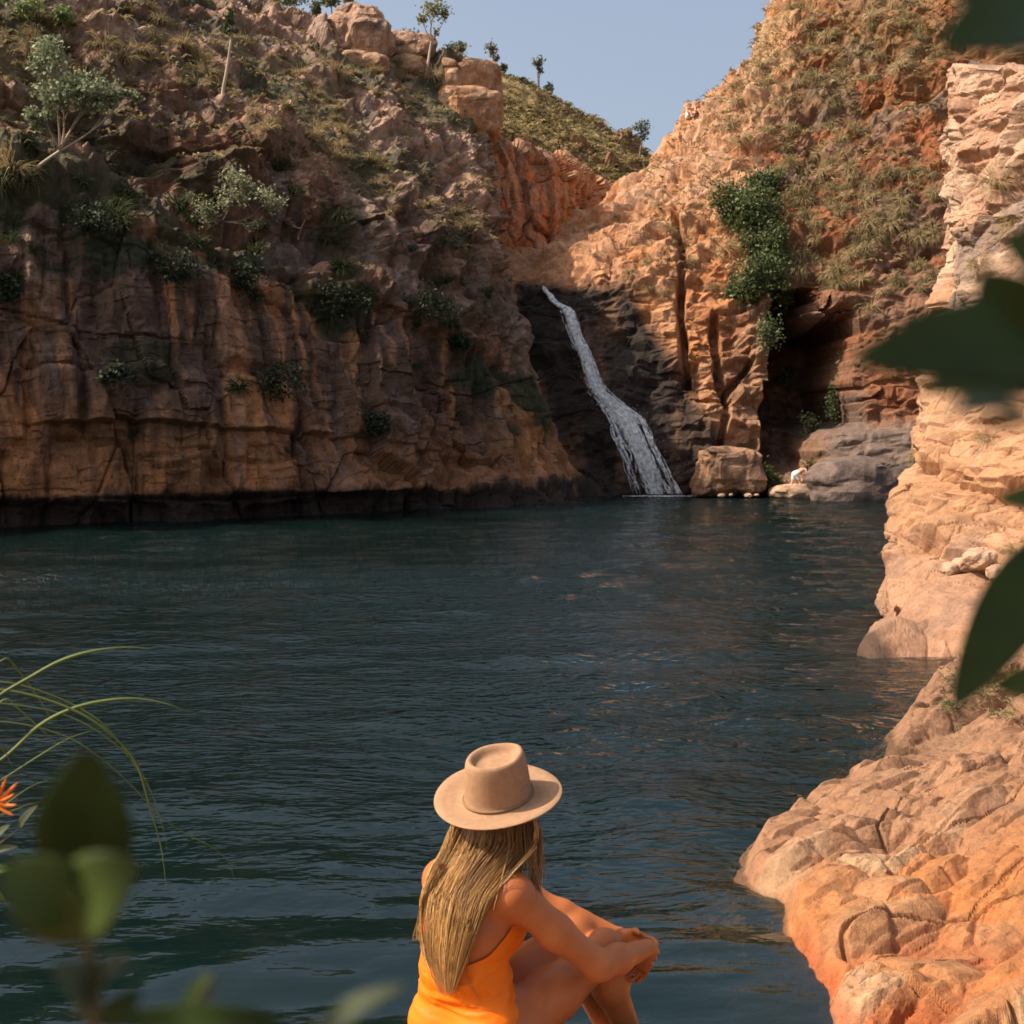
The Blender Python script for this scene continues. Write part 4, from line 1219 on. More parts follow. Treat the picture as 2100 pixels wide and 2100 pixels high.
ss = RNG.random(NS); ends = np.clip(RNG.normal(.80, .15, NS), .42, 1.06); ends[RNG.random(NS) < .12] *= .8
K_ = 12
PXs = np.zeros((NS, K_)); PYs = np.zeros((NS, K_))
lock = np.floor(ss * 90 + .8 * RNG.random(NS))
for i in range(NS):
    u = np.linspace(0, ends[i], K_)
    py = np.interp(u, np.linspace(0, 1, len(pyl)), pyl)
    s0 = ss[i] + .035 * math.sin(lock[i] * 2.3 + u[-1] * 4)
    sw = s0 + .030 * np.sin(u * 7 + lock[i] * 1.9) + .012 * np.sin(u * 17 + i)
    tgt = (lock[i] + .3) / 90
    gat = .25 + .35 * ((lock[i] * .618) % 1); sw = sw * (1 - gat * u) + (tgt + .04 * np.sin(u * 6 + lock[i] * 1.9)) * gat * u       # locks gather towards their tips
    PXs[i] = np.interp(py, pyl, Lb) * (1 - sw) + np.interp(py, pyl, Rb) * sw
    PYs[i] = py
d = np.stack([(PXs.ravel() - 1050) / F_PX, _cp + (1050 - PYs.ravel()) / F_PX * _sp, (1050 - PYs.ravel()) / F_PX * _cp - _sp], 1); d /= d[:, 1:2]
hit = np.full(len(d), np.nan); Yc_ = np.full(len(d), 3.08)
for _ in range(30):     # sphere-trace the hair volume from behind
    p = d * Yc_[:, None]; p[:, 2] += CAM_H
    f = hv.ev(p.astype(np.float32)); Yc_ = Yc_ + np.clip(f, -.01, .04) * .85
p = d * Yc_[:, None]; p[:, 2] += CAM_H
fin = hv.ev(p.astype(np.float32))
Yc_ = np.where((np.abs(fin) < .01) & (Yc_ < 3.62), Yc_, np.nan).reshape(NS, K_)
for i in range(NS):
    r = Yc_[i]; ok = ~np.isnan(r)
    Yc_[i] = np.interp(np.arange(K_), np.nonzero(ok)[0], r[ok]) if ok.sum() > 1 else 3.40
for _ in range(2): Yc_[:, 1:-1] = .25 * Yc_[:, :-2] + .5 * Yc_[:, 1:-1] + .25 * Yc_[:, 2:]
depth_off = (RNG.random(NS) ** 1.6 * .030 + .004)[:, None] * np.interp(np.linspace(0, 1, K_), [0, .25, .45, 1], [.1, .45, 1, 1])[None, :]
p = d.reshape(NS, K_, 3) * (Yc_ - depth_off)[..., None]; p[..., 2] += CAM_H
bag = Bag()
c_dark = np.array((.080, .034, .012)); c_mid = np.array((.27, .125, .040)); c_light = np.array((.66, .38, .13))
def strand(pth, r0, col, col2):
    n = len(pth)
    r = r0 * np.interp(np.linspace(0, 1, n), [0, .12, .7, 1], [.8, 1, .9, .12])
    v, f = tube(pth, r, 3)
    t = np.linspace(0, 1, n).repeat(3)[:, None]
    bag.add(v, f, np.asarray(col) * (1 - t) + np.asarray(col2) * t)
lockc = RNG.random(92)
for i in range(NS):
    a_ = np.clip(.12 + .5 * lockc[int(lock[i]) % 92] + .45 * rnd.random() + .1, 0, 1)
    base_c = c_dark * (1 - a_) + c_mid * a_ if a_ < .5 else c_mid * (2 - 2 * a_) + c_light * (2 * a_ - 1)
    strand(p[i], rnd.uniform(.0005, .0011), base_c * .75, np.clip(base_c * 1.3, 0, .8))
def free_strands(cps, n, spread, r=.0014):
    cps = np.array([P(*c) for c in cps])
    for _ in range(n):
        q = pchip1(cps, np.linspace(0, len(cps) - 1.001, 14))
        dv = np.array([rnd.gauss(0, spread), rnd.gauss(0, spread), 0]); ph = rnd.random() * 6
        t = np.linspace(0, 1, 14)[:, None]
        q = q + dv * (.6 + .7 * t) + np.array([[.004, .003, 0]]) * np.sin(t * 6 + ph)
        strand(q, rnd.uniform(.6, 1.2) * r, c_mid * rnd.uniform(.5, 1.0), c_light * rnd.uniform(.55, 1))
free_strands([(1078,1684,3.36),(1082,1730,3.35),(1092,1780,3.345),(1102,1830,3.34),(1112,1862,3.33)], 46, .0060)
free_strands([(1098,1684,3.38),(1104,1720,3.38),(1106,1780,3.37),(1100,1826,3.35)], 46, .0075)
free_strands([(1066,1684,3.35),(1064,1730,3.34),(1060,1780,3.335),(1048,1815,3.30)], 60, .012)
free_strands([(1040,1684,3.33),(1040,1730,3.33),(1030,1790,3.32),(1010,1850,3.28)], 60, .014)
free_strands([(1098,1800,3.34),(1098,1840,3.29),(1092,1866,3.275),(1076,1892,3.275)], 5, .0015, .0009)
free_strands([(905,1770,3.36),(876,1830,3.36),(862,1890,3.38),(856,1930,3.38)], 24, .006, .0011)
free_strands([(950,1960,3.24),(960,2010,3.24),(985,2050,3.25)], 4, .003, .0008)
# crown hair under the hat
for i in range(420):
    a_ = rnd.uniform(0, 2 * math.pi)
    dirv = fr_ * math.cos(a_) + fd * math.sin(a_)
    if dirv @ fd > .80: continue
    low = -.065 if dirv @ fd > .2 else -.10
    q = np.array([hd + upv * .035 + dirv * .070, hd + upv * .015 + dirv * np.array(.082), hd - upv * .01 + dirv * .088, hd + upv * low + dirv * .086])
    q = pchip1(q, np.linspace(0, 2.999, 9)) + dirv * rnd.uniform(0, .008)
    strand(q, rnd.uniform(.0014, .0024), c_dark * rnd.uniform(.8, 1.8), c_mid * rnd.uniform(.5, 1.1))
woman_child('hair', bag.mesh('hair', True, base), tint_material('blonde_hair', .38, .12, .5))

# felt hat
def hat_rings():
    rings = []
    n = 64; an = np.arange(n) * 2 * math.pi / n
    def ring(a_, b_, z_, pinch=0.0, sh=0.0):
        x = a_ * np.cos(an); y = b_ * np.sin(an) * (1 - pinch * np.maximum(np.cos(an), 0) ** 1.5) 
        return np.stack([x + sh, y, np.broadcast_to(z_, an.shape)], 1)
    brim_up = .010 * np.abs(np.sin(an)) ** 2
    prof = []
    # underside of the brim, edge, upper side, crown, dented top
    prof.append(ring(.098, .082, -.004)); prof.append(ring(.13, .117, -.0045)); prof.append(ring(.165, .156, -.003 + brim_up * .6)); prof.append(ring(.190, .183, .001 + brim_up))
    prof.append(ring(.1915, .1845, .0030 + brim_up)); prof.append(ring(.190, .183, .0052 + brim_up)); prof.append(ring(.165, .156, .0022 + brim_up * .6)); prof.append(ring(.13, .117, .0012))
    prof.append(ring(.1055, .0895, .0022)); prof.append(ring(.1005, .0845, .006)); prof.append(ring(.0985, .0825, .020))
    prof.append(ring(.0965, .080, .045)); prof.append(ring(.0945, .077, .075, .04)); prof.append(ring(.0915, .0735, .100, .10)); prof.append(ring(.0885, .0705, .1135, .16))
    prof.append(ring(.0845, .0665, .1200, .2)); prof.append(ring(.0790, .0610, .1215, .24)); prof.append(ring(.0730, .0555, .1185, .28)); prof.append(ring(.0665, .0495, .1105, .30))
    prof.append(ring(.0610, .0450, .1035, .30)); prof.append(ring(.050, .0370, .1005, .3)); prof.append(ring(.030, .022, .1010, .3)); prof.append(ring(.010, .008, .1015, .2))
    return np.array(prof), n
prof, n = hat_rings()
hc = P(1022, 1634, 3.435)
zax = U([-.07, -.235, 1.0]); xax = U(fd - zax * (fd @ zax)); yax = np.cross(zax, xax)
HM = np.stack([xax, yax, zax], 0)
prof = prof.copy(); pz = prof[..., 2:3]; cr = (np.arange(len(prof)) >= 8)[:, None, None]; prof[..., :2] = np.where(cr, prof[..., :2] * 1.06, prof[..., :2]); prof[..., 2:3] = np.where(cr & (pz > .005), pz * 1.12, pz)
V_ = prof.reshape(-1, 3) @ HM + hc
i = np.arange(len(prof) * n).reshape(len(prof), n); j = np.roll(i, -1, 1)
F_ = np.stack([i[:-1].ravel(), j[:-1].ravel(), j[1:].ravel(), i[1:].ravel()], 1)
F_ = np.concatenate([F_]); top_c = len(V_)
V_ = np.concatenate([V_, [V_[-n:].mean(0)]])
capf = np.stack([i[-1], j[-1], np.full(n, top_c)], 1)
M_felt = plain_material('tan_felt', (.34, .195, .110), .9, .10, 60, spec=.1, bump=.0008)
hat = woman_child('hat', mesh_np('hat', V_ - base, [F_, capf], True), M_felt)
hat['label'] = 'tan felt hat with wide brim and teardrop crown'
an = np.arange(n + 1) * 2 * math.pi / n
bandp = np.stack([.1085 * np.cos(an), .0915 * np.sin(an), np.full(n + 1, .0085)], 1) @ HM + hc
v, f = tube(bandp - base, np.full(n + 1, .0042), 6)
link('hat_band', mesh_np('hat_band', v, f, True), plain_material('felt_band', (.24, .135, .075), .85, .05, 40, spec=.1), hat)

# ------------------------------------------------------------------ small far figures
def small_person(loc, heading, kind, label, skin, cloth, hairc, group=None, cloth_name='shorts', scale=1.0):
    h = math.radians(heading); f = np.array([math.sin(h), math.cos(h), 0]); r = np.array([math.cos(h), -math.sin(h), 0]); u = np.array([0, 0, 1.0])
    S = SDF()
    if kind == 'bend':          # bending forward with hands low, one foot back
        hip = u * .80 - f * .10; chest = hip + f * .34 + u * .16; neck = hip + f * .46 + u * .20; head_c = neck + f * .12 + u * .03
        feet = [(-r * .10 - f * .32, hip - r * .09), (r * .10 + f * .05, hip + r * .09)]
        knees = [(-r * .11 + u * .42 - f * .18), (r * .11 + u * .42 + f * .12)]
        hands = [neck - r * .2 + f * .08 - u * .42, neck + r * .2 + f * .10 - u * .40]; elb = [neck - r * .24 - u * .2, neck + r * .24 - u * .2]
    else:                       # sitting, knees up
        hip = u * .11; chest = hip + u * .36 + f * .08; neck = hip + u * .52 + f * .12; head_c = neck + u * .14 + f * .05
        feet = [(-r * .12 + f * .52), (r * .12 + f * .52)]
        feet = [(feet[0], hip - r * .09), (feet[1], hip + r * .09)]
        knees = [(-r * .13 + f * .36 + u * .38), (r * .13 + f * .36 + u * .38)]
        hands = [knees[0] + f * .06 - u * .04, knees[1] + f * .06 - u * .04]; elb = [neck - r * .26 - u * .26 + f * .1, neck + r * .26 - u * .26 + f * .1]
    for s_ in (-1, 0, 1): S.cone(hip + r * .07 * s_, chest + r * .08 * s_, .10, .10, .04)
    S.cone(chest, neck, .10, .055, .05); S.cone(neck, head_c, .05, .055, .02); S.ball(head_c, .095, .02); S.cone(head_c, head_c + f * .05 - u * .07, .07, .04, .02)
    S.ball(head_c + f * .098 - u * .015, .016, .01)
    for q, s_ in ((0, -1), (1, 1)):
        sh = neck + r * .17 * s_ - u * .03
        S.cone(neck, sh, .06, .055, .04); S.cone(sh, elb[q], .05, .038, .02); S.cone(elb[q], hands[q], .038, .028, .02); S.ball(hands[q] - u * .03, .034, .02)
        ft, hp = feet[q]
        S.cone(hp, knees[q], .085, .058, .03); S.cone(knees[q], ft + u * .08, .056, .036, .03); S.cone(ft + u * .035 - f * .03, ft + u * .03 + f * .15, .035, .028, .02)
    fs, l, hh = S.grid((-.75, -.75, -.03), (.75, .75, 1.35), .016)
    v, fc = surface_nets(fs, l, hh); v = relax(v, fc, 1) * scale
    o = link('person', mesh_np('person_body', v, fc, True), skin, loc=loc); tag(o, label, 'person', group)
    T_ = SDF()
    for s_ in (-1, 0, 1): T_.cone(hip + r * .07 * s_, (hip + (chest - hip) * (.25 if cloth_name == 'shorts' else .95)) + r * .08 * s_, .10, .10, .04)
    for q in (0, 1): T_.cone(feet[q][1], feet[q][1] * .45 + knees[q] * .55, .085, .075, .03)
    fs, l, hh = T_.grid((-.75, -.75, -.03), (.75, .75, 1.35), .016)
    v, fc = surface_nets(fs - .016, l, hh)
    link(cloth_name, mesh_np(cloth_name, relax(v, fc, 1) * scale, fc, True), cloth, o)
    T_ = SDF(); T_.ball(head_c - f * .012 + u * .022, .092, .02); T_.cut(head_c + f * .12 - u * .06, head_c + f * .12 - u * .05, .105, .105, .01)
    fs, l, hh = T_.grid((-.75, -.75, .2), (.75, .95, 1.45), .016)
    v, fc = surface_nets(fs - .012, l, hh)
    link('hair', mesh_np('hair', relax(v, fc, 1) * scale, fc, True), hairc, o)
    return o
M_white = plain_material('white_cloth', (.72, .72, .66), .8, .08)
M_hairdark = plain_material('dark_hair', (.025, .018, .014), .5, .2)
M_skin2 = plain_material('light_skin', (.56, .30, .19), .5, .08)
M_shirt = plain_material('pale_shirt', (.62, .56, .58), .8, .08)
M_tan = plain_material('brown_shorts', (.16, .09, .06), .8, .1)

# ================================================================== boulders and stones
def boulder(name, label, c, rad, seed, tints, mat, squ=.75, n=44, rot=0.0, amp=.16, cat='boulder', group=None):
    u = np.linspace(0, 2 * math.pi, n * 2, endpoint=False); v = np.linspace(-math.pi / 2, math.pi / 2, n)
    Um, Vm = np.meshgrid(u, v)
    def pw(x, e): return np.sign(x) * np.abs(x) ** e
    X = pw(np.cos(Vm), squ) * pw(np.cos(Um), squ); Y = pw(np.cos(Vm), squ) * pw(np.sin(Um), squ); Z = pw(np.sin(Vm), squ)
    D = np.stack([X, Y, Z], -1).reshape(-1, 3)
    m = max(rad)
    q = (D * np.array(rad)).astype(np.float32) + seed * 3.1
    b1, id1, _ = facets(q, (m * .8,) * 3, seed, tilt=.8, steep=1.8)
    b2, id2, _ = facets(q, (m * .3, m * .3, m * .22), seed + 2, tilt=.9, steep=1.8)
    r = 1 + amp * b1 * 1.8 + amp * .6 * b2 + .08 * fbm(q / m * 2, seed + 5, 4)
    V = D * np.array(rad) * r[:, None]
    V[:n * 2] = V[:n * 2].mean(0); V[-n * 2:] = V[-n * 2:].mean(0)
    cr, sr = math.cos(rot), math.sin(rot)
    V = np.stack([V[:, 0] * cr - V[:, 1] * sr, V[:, 0] * sr + V[:, 1] * cr, V[:, 2]], 1)
    i = np.arange(n * n * 2).reshape(n, n * 2); j = np.roll(i, -1, 1)
    F = np.stack([i[:-1].ravel(), j[:-1].ravel(), j[1:].ravel(), i[1:].ravel()], 1)
    t = mixc(np.tile(np.array(tints[0], np.float32), (len(V), 1)), tints[1], smooth(id1 * .6 + .4 * id2, .3, .8))
    t = mixc(t, tints[2], smooth(fbm(q / m * 3, seed + 9, 4), .05, .4) * .8)
    o = link(name, mesh_np(name, V, F, False, {'tint': t}), mat, loc=tuple(c))
    tag(o, label, cat, group); return o
TB = [(.36, .19, .11), (.42, .25, .165), (.13, .08, .055)]
TO = [(.42, .19, .08), (.45, .27, .16), (.24, .10, .05)]
TG = [(.125, .092, .075), (.18, .125, .10), (.075, .055, .045)]
TS = [(.52, .36, .25), (.48, .30, .19), (.28, .19, .14)]
def pxr(px, Y): return px / F_PX * Y
boulder('boulder', 'big rounded block perched on the ridge with bushes behind it', P(738, 84, 63.5), (1.45, 1.5, 1.62), 21, TB, M_cliff, .8, 56, .3)
boulder('boulder', 'cap stone lying on top of the big perched ridge block', P(724, 32, 63.6), (.95, .9, .52), 22, [(.22, .13, .09), (.30, .18, .13), (.12, .08, .06)], M_cliff, .9, 36, .8)
boulder('boulder', 'dark stepped rock at the foot of the big perched block', P(690, 112, 63.0), (1.0, 1.0, .95), 23, [(.22, .13, .09), (.34, .2, .14), (.10, .07, .05)], M_cliff, .8, 40)
boulder('boulder', 'orange undercut rock below the big perched block', P(742, 142, 62.6), (1.3, 1.2, .75), 24, TO, M_cliff, .8, 40, .5)
boulder('boulder', 'long low ridge rock beside the white-trunked tree', P(822, 112, 65.5), (1.75, 1.3, 1.0), 25, TB, M_cliff, .75, 48, -.2)
boulder('boulder', 'rusty slab rock left of the white-trunked tree foot', P(836, 142, 64.5), (1.3, 1.1, .55), 26, TO, M_cliff, .75, 36, .1)
boulder('rock_block', 'square orange cliff block standing at the end of the ridge', P(945, 184, 66.0), (1.75, 2.2, 1.25), 27, TO, M_cliff, .5, 64, .35, .09, 'rock')
boulder('rock_block', 'tall orange cliff block under the square ridge block', P(948, 248, 64.8), (1.95, 2.2, 1.45), 28, TO, M_cliff, .5, 64, .3, .10, 'rock')
boulder('boulder', 'flat-topped grey boulder at the foot of the brown cliff', P(1775, 1000, 53.2), (2.6, 1.6, 1.25), 31, TG, M_cliff, .7, 56, .2, .10)
boulder('boulder', 'low pinkish landing rock where bathers climb out', P(1660, 1010, 54.6), (1.7, 1.0, .42), 32, TS, M_cliff, .8, 40, .1, .10)
boulder('boulder', 'square orange block at the water right of the falls', P(1490, 968, 55.6), (1.4, 1.3, 1.1), 33, [(.27, .13, .065), (.34, .19, .11), (.12, .07, .045)], M_cliff, .42, 48, .15, .13)
for k, (px, py, r_) in enumerate(((1480, 1016, .13), (1499, 1015, .09), (1534, 1016, .15), (1552, 1015, .08))):
    boulder('stone', 'small pale stone at the waterline right of the falls', P(px, py, 54.2), (r_ * 1.4, r_, r_ * .7), 40 + k, TS, M_cliff, .9, 14, k, .12, 'stone', 'small stones at the far waterline')
for k, (px, py, Y, r_, lab) in enumerate(((2020, 1146, 15.2, .21, 'cream oval stone on the dark gully below the pale spur'), (1975, 1160, 15.4, .16, 'elongated cream stone beside the oval stone in the gully'), (1948, 1172, 15.5, .13, 'smallest cream stone in the row across the gully'),
                                          (2060, 1175, 14.6, .17, 'angular cream stone at the upper end of the gully row'))):
    q = surf_at('pale_spur', px, py, 10)
    boulder('stone', lab, q[0] + q[1] * .05, (r_ * 1.3, r_, r_ * .75), 50 + k, TS, M_pale, .85, 26, .4 * k, .14, 'stone')

# ================================================================== grass tufts
M_grass = tint_material('dry_grass', .75, .35, .15)
def blade_strip(p0, d0, L, w, droop, seg=4):
    """thin arching blade"""
    p = np.array(p0, float); d = U(d0); pts = [p.copy()]
    for k in range(seg):
        d = U(d + np.array([0, 0, -droop * (k + .5) / seg])); p = p + d * L / seg; pts.append(p.copy())
    pts = np.array(pts)
    sd = np.cross(d0, [rnd.uniform(-1, 1), rnd.uniform(-1, 1), rnd.uniform(-.2, .2)]); sd = U(sd)
    ww = w * np.array([.8, 1, .85, .55, .06])[:, None][:seg + 1]
    V = np.concatenate([pts - sd * ww, pts + sd * ww]); n = seg + 1
    F = np.array([(k, k + 1, n + k + 1, n + k) for k in range(seg)])
    return V, F
def tuft_mesh(name, n, L, w, spread, droop, cols, seed):
    bag = Bag()
    for i in range(n):
        a_ = rnd.uniform(0, 2 * math.pi); s_ = rnd.random() ** .6 * spread
        d0 = np.array([math.cos(a_) * s_, math.sin(a_) * s_, 1.0])
        c = np.array(cols[rnd.randrange(len(cols))]) * rnd.uniform(.75, 1.2)
        v, f = blade_strip((math.cos(a_) * .12 * rnd.random(), math.sin(a_) * .12 * rnd.random(), 0), d0, L * rnd.uniform(.6, 1.1), w * rnd.uniform(.7, 1.3), droop * rnd.uniform(.5, 1.4))
        bag.add(v, f, c)
    return bag.mesh(name, True)
STRAW = [(.42, .30, .155), (.36, .26, .13), (.30, .22, .105), (.47, .35, .20)]
OLIVE = [(.24, .185, .085), (.28, .215, .10), (.18, .145, .065), (.34, .26, .13)]
tA = [tuft_mesh('grass_tuft', 130, .62, .011, 1.2, 1.0, STRAW, 1), tuft_mesh('grass_tuft', 150, .75, .012, 1.4, 1.1, STRAW, 2), tuft_mesh('grass_tuft', 120, .55, .012, 1.0, .8, OLIVE, 3), tuft_mesh('grass_tuft', 140, .7, .011, 1.5, 1.3, OLIVE, 4)]
TONE = {id(m_): n_ for m_, n_ in zip(tA, ('loose straw-yellow', 'wide straw-yellow', 'upright brown', 'wide brown'))}
tH = [tuft_mesh('grass_tuft', 150, .9, .012, 1.1, 1.9, STRAW, 5), tuft_mesh('grass_tuft', 140, .8, .012, 1.3, 2.1, OLIVE, 6), tuft_mesh('grass_tuft', 150, .85, .013, 1.2, 1.7, STRAW + OLIVE, 7)]
for m_, n_ in zip(tH, ('straw-yellow', 'brown', 'mixed straw and brown')): TONE[id(m_)] = n_
def put_tuft(surf, px, py, meshes, s_, label, group, hang=.5):
    q = surf_at(surf, px, py, 5)
    if q is None: return None
    v, n = q
    if n[2] < -.35: return None
    mi = rnd.randrange(len(meshes)); me = meshes[mi]
    if group:
        label = ('large ' if s_ > 1.05 else 'small ' if s_ < .85 else 'middling ') + TONE[id(meshes[mi])] + ' ' + label
    o = link('grass_tuft', me, M_grass)
    ax = Vector(U(np.array([0, 0, 1.0]) * (1 - hang) + n * hang + np.array([0, 0, .15])))
    o.rotation_mode = 'QUATERNION'
    o.rotation_quaternion = ax.to_track_quat('Z', 'Y') @ Vector((0, 0, 1)).rotation_difference(Vector((math.sin(.01), 0, 1)))
    o.location = tuple(v - n * .06)
    o.scale = (s_, s_, s_ * rnd.uniform(.85, 1.15))
    tag(o, label, 'grass tuft', group); return o
LT = ('grass tuft on the rugged slope above the shaded cliff', 'grass tufts on the slope above the shaded cliff')
for px, py, s_ in ((22,352,1.5),(60,115,1.1),(185,75,1.1),(215,95,1.5),(255,120,1.5),(285,105,1.1),(375,95,1.3),(330,45,1.1),(128,50,1.0),(470,212,1.4),(560,216,1.6),(590,222,1.1),(550,268,1.2),(640,282,1.5),(686,322,1.4),(700,300,1.0),
                   (645,196,1.2),(760,330,1.1),(745,290,1.2),(705,275,1.0),(690,150,1.2),(860,335,1.2),(880,425,1.2),(960,470,1.4),(975,486,1.1),(935,440,1.1),(800,440,1.0),(425,150,1.2),(405,170,1.0),(505,85,1.1),(580,90,1.2),(610,150,1.2),(650,120,1.2),(830,165,1.2),(890,160,1.2),(770,150,1.2)):
    put_tuft('left_cliff', px, py, tA, s_ * 1.15, *LT)
k = 0
while k < 74:
    px = rnd.uniform(0, 1000); t = np.interp(px, [0, 330, 560, 760, 880, 1000], [60, 130, 255, 400, 480, 560]); b0 = np.interp(px, [0, 470, 620, 760, 960], [-20, 10, 66, 112, 146])
    py = rnd.uniform(b0 + 5, t + 25)
    if py < 2: continue
    put_tuft('left_cliff', px, py, tA, rnd.uniform(.6, 1.2), *LT); k += 1
DT = ('grass tuft on a ledge of the shaded cliff wall', 'grass tufts on the shaded cliff wall')
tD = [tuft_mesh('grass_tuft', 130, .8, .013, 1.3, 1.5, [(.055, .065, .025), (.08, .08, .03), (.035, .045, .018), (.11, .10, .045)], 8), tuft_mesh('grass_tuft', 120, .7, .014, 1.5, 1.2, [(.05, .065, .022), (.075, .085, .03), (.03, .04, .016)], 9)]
for m_, n_ in zip(tD, ('olive', 'dark green')): TONE[id(m_)] = n_
k = 0
while k < 70:
    px = rnd.uniform(0, 1010); l0 = np.interp(px, [0, 320, 620, 880, 1000], [400, 460, 545, 640, 700])
    py = rnd.gauss(l0 - 40, 60) if rnd.random() < .8 else rnd.uniform(l0, 900)
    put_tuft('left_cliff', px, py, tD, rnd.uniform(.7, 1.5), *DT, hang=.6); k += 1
RT = ('grass tuft hanging on the tall cliff beside the cave', 'grass tufts hanging on the tall brown cliff')
for k in range(185):
    px = rnd.uniform(1480, 1925); py = rnd.uniform(10, 640)
    if k % 2: px = rnd.uniform(1610, 1920); py = rnd.uniform(350, 600)
    sk = np.interp(px, [1440, 1530, 1600], [230, 120, -20])
    if py < sk + 15: continue
    put_tuft('waterfall_cliff', px, py, tH, rnd.uniform(.7, 1.35), *RT, hang=.6)
ST = ('grass tuft on the orange shoulder above the falls', 'grass tufts on the orange shoulder')
for px, py in ((1215,470),(1265,445),(1300,500),(1330,540),(1290,560),(1360,600),(1375,480),(1430,420),(1240,400),(1420,540),(1350,420),(1460,590),(1330,590)):
    put_tuft('waterfall_cliff', px, py, tH[1:], rnd.uniform(.6, .95), *ST, hang=.5)
tS = [tuft_mesh('grass_tuft', 260, .62, .0038, 1.3, 1.9, STRAW + OLIVE[:2], 10), tuft_mesh('grass_tuft', 240, .55, .0035, 1.2, 1.5, STRAW + OLIVE[1:2], 11)]
for px, py, s_, lab in ((2045, 375, 1.1, 'large drooping grass clump high on the pale spur'), (2078, 455, 1.0, 'drooping grass clump below the large one on the pale spur'), (2005, 545, .8, 'short yellow grass clump on the crack of the pale spur'), (1925, 545, .7, 'brown grass clump hanging off the corner of the pale spur'),
                        (2030, 900, .9, 'tall straw grass clump in the cleft of the pale spur'), (1860, 930, .55, 'thin grass clump on the lower corner of the pale spur'), (1935, 690, .5, 'yellow grass clump in the square notch of the pale spur'), (2085, 1130, .7, 'straw grass clump beside the cream stones')):
    put_tuft('pale_spur', px, py, tS, s_, lab, None, .5)
for px, py, s_, lab in ((1990, 1420, .55, 'low green grass clump between the shelf and the spur'), (1960, 1485, .35, 'small grass clump on the grey edge of the orange shelf')):
    put_tuft('rock_shelf', px, py, [tS[1]], s_, lab, None, .2)
# ground cover nobody could count
def cover(name, surf, n, region_, L, w, cols, label):
    s = SURF[surf]; ok = np.nonzero(region_(s) & (s['N'][:, 2] * np.sign(s['N'][:, 2].mean() + 1e-9) > -.2))[0]
    idx = RNG.choice(ok, n); bag = Bag()
    for i in idx:
        c = np.array(cols[rnd.randrange(len(cols))]) * rnd.uniform(.7, 1.25)
        for _ in range(3):
            a_ = rnd.uniform(0, 6.283)
            v, f = blade_strip(s['V'][i], (math.cos(a_) * .8, math.sin(a_) * .8, 1), L * rnd.uniform(.5, 1.2), w * rnd.uniform(.7, 1.4), 1.2, 2)
            v = v[[0, 1, 2, 3, 4, 5]]; bag.add(v, f, c)
    o = link(name, bag.mesh(name), M_grass); tag(o, label, 'grass', None, 'stuff'); return o
cover('grass', 'hill', 5200, lambda s: (s['py'] > 140) & (s['py'] < 420), .75, .07, [(.30, .225, .10), (.23, .18, .075), (.36, .27, .13), (.15, .13, .055)], 'low dry grass covering the far hill')
cover('grass', 'left_cliff', 2600, lambda s: (s['px'] > -20) & (s['px'] < 1010) & (s['py'] > -10) & (s['py'] < np.interp(s['px'], [0, 330, 560, 760, 880, 1000], [330, 330, 330, 400, 480, 560])) , .42, .035, STRAW[1:3] + OLIVE, 'low dry grass between the rocks of the shaded cliff slope')
cover('grass', 'waterfall_cliff', 2600, lambda s: (s['px'] > 1320) & (s['px'] < 1950) & (s['py'] < 560) & (s['py'] > -10) & (RNG.random(len(s['px'])) < np.interp(s['py'], [0, 120, 300, 560], [1, .8, .35, .25])), .45, .035, STRAW[1:3] + OLIVE, 'low dry grass over the upper brown cliff')
cover('grass', 'rock_shelf', 420, lambda s: (s['px'] > 1930) & (s['px'] < 2080) & (s['py'] > 1370) & (s['py'] < 1500) & (s['V'][:, 2] > .25), .10, .004, OLIVE + [(.10, .13, .04)], 'low green weeds in the gully beside the shelf')

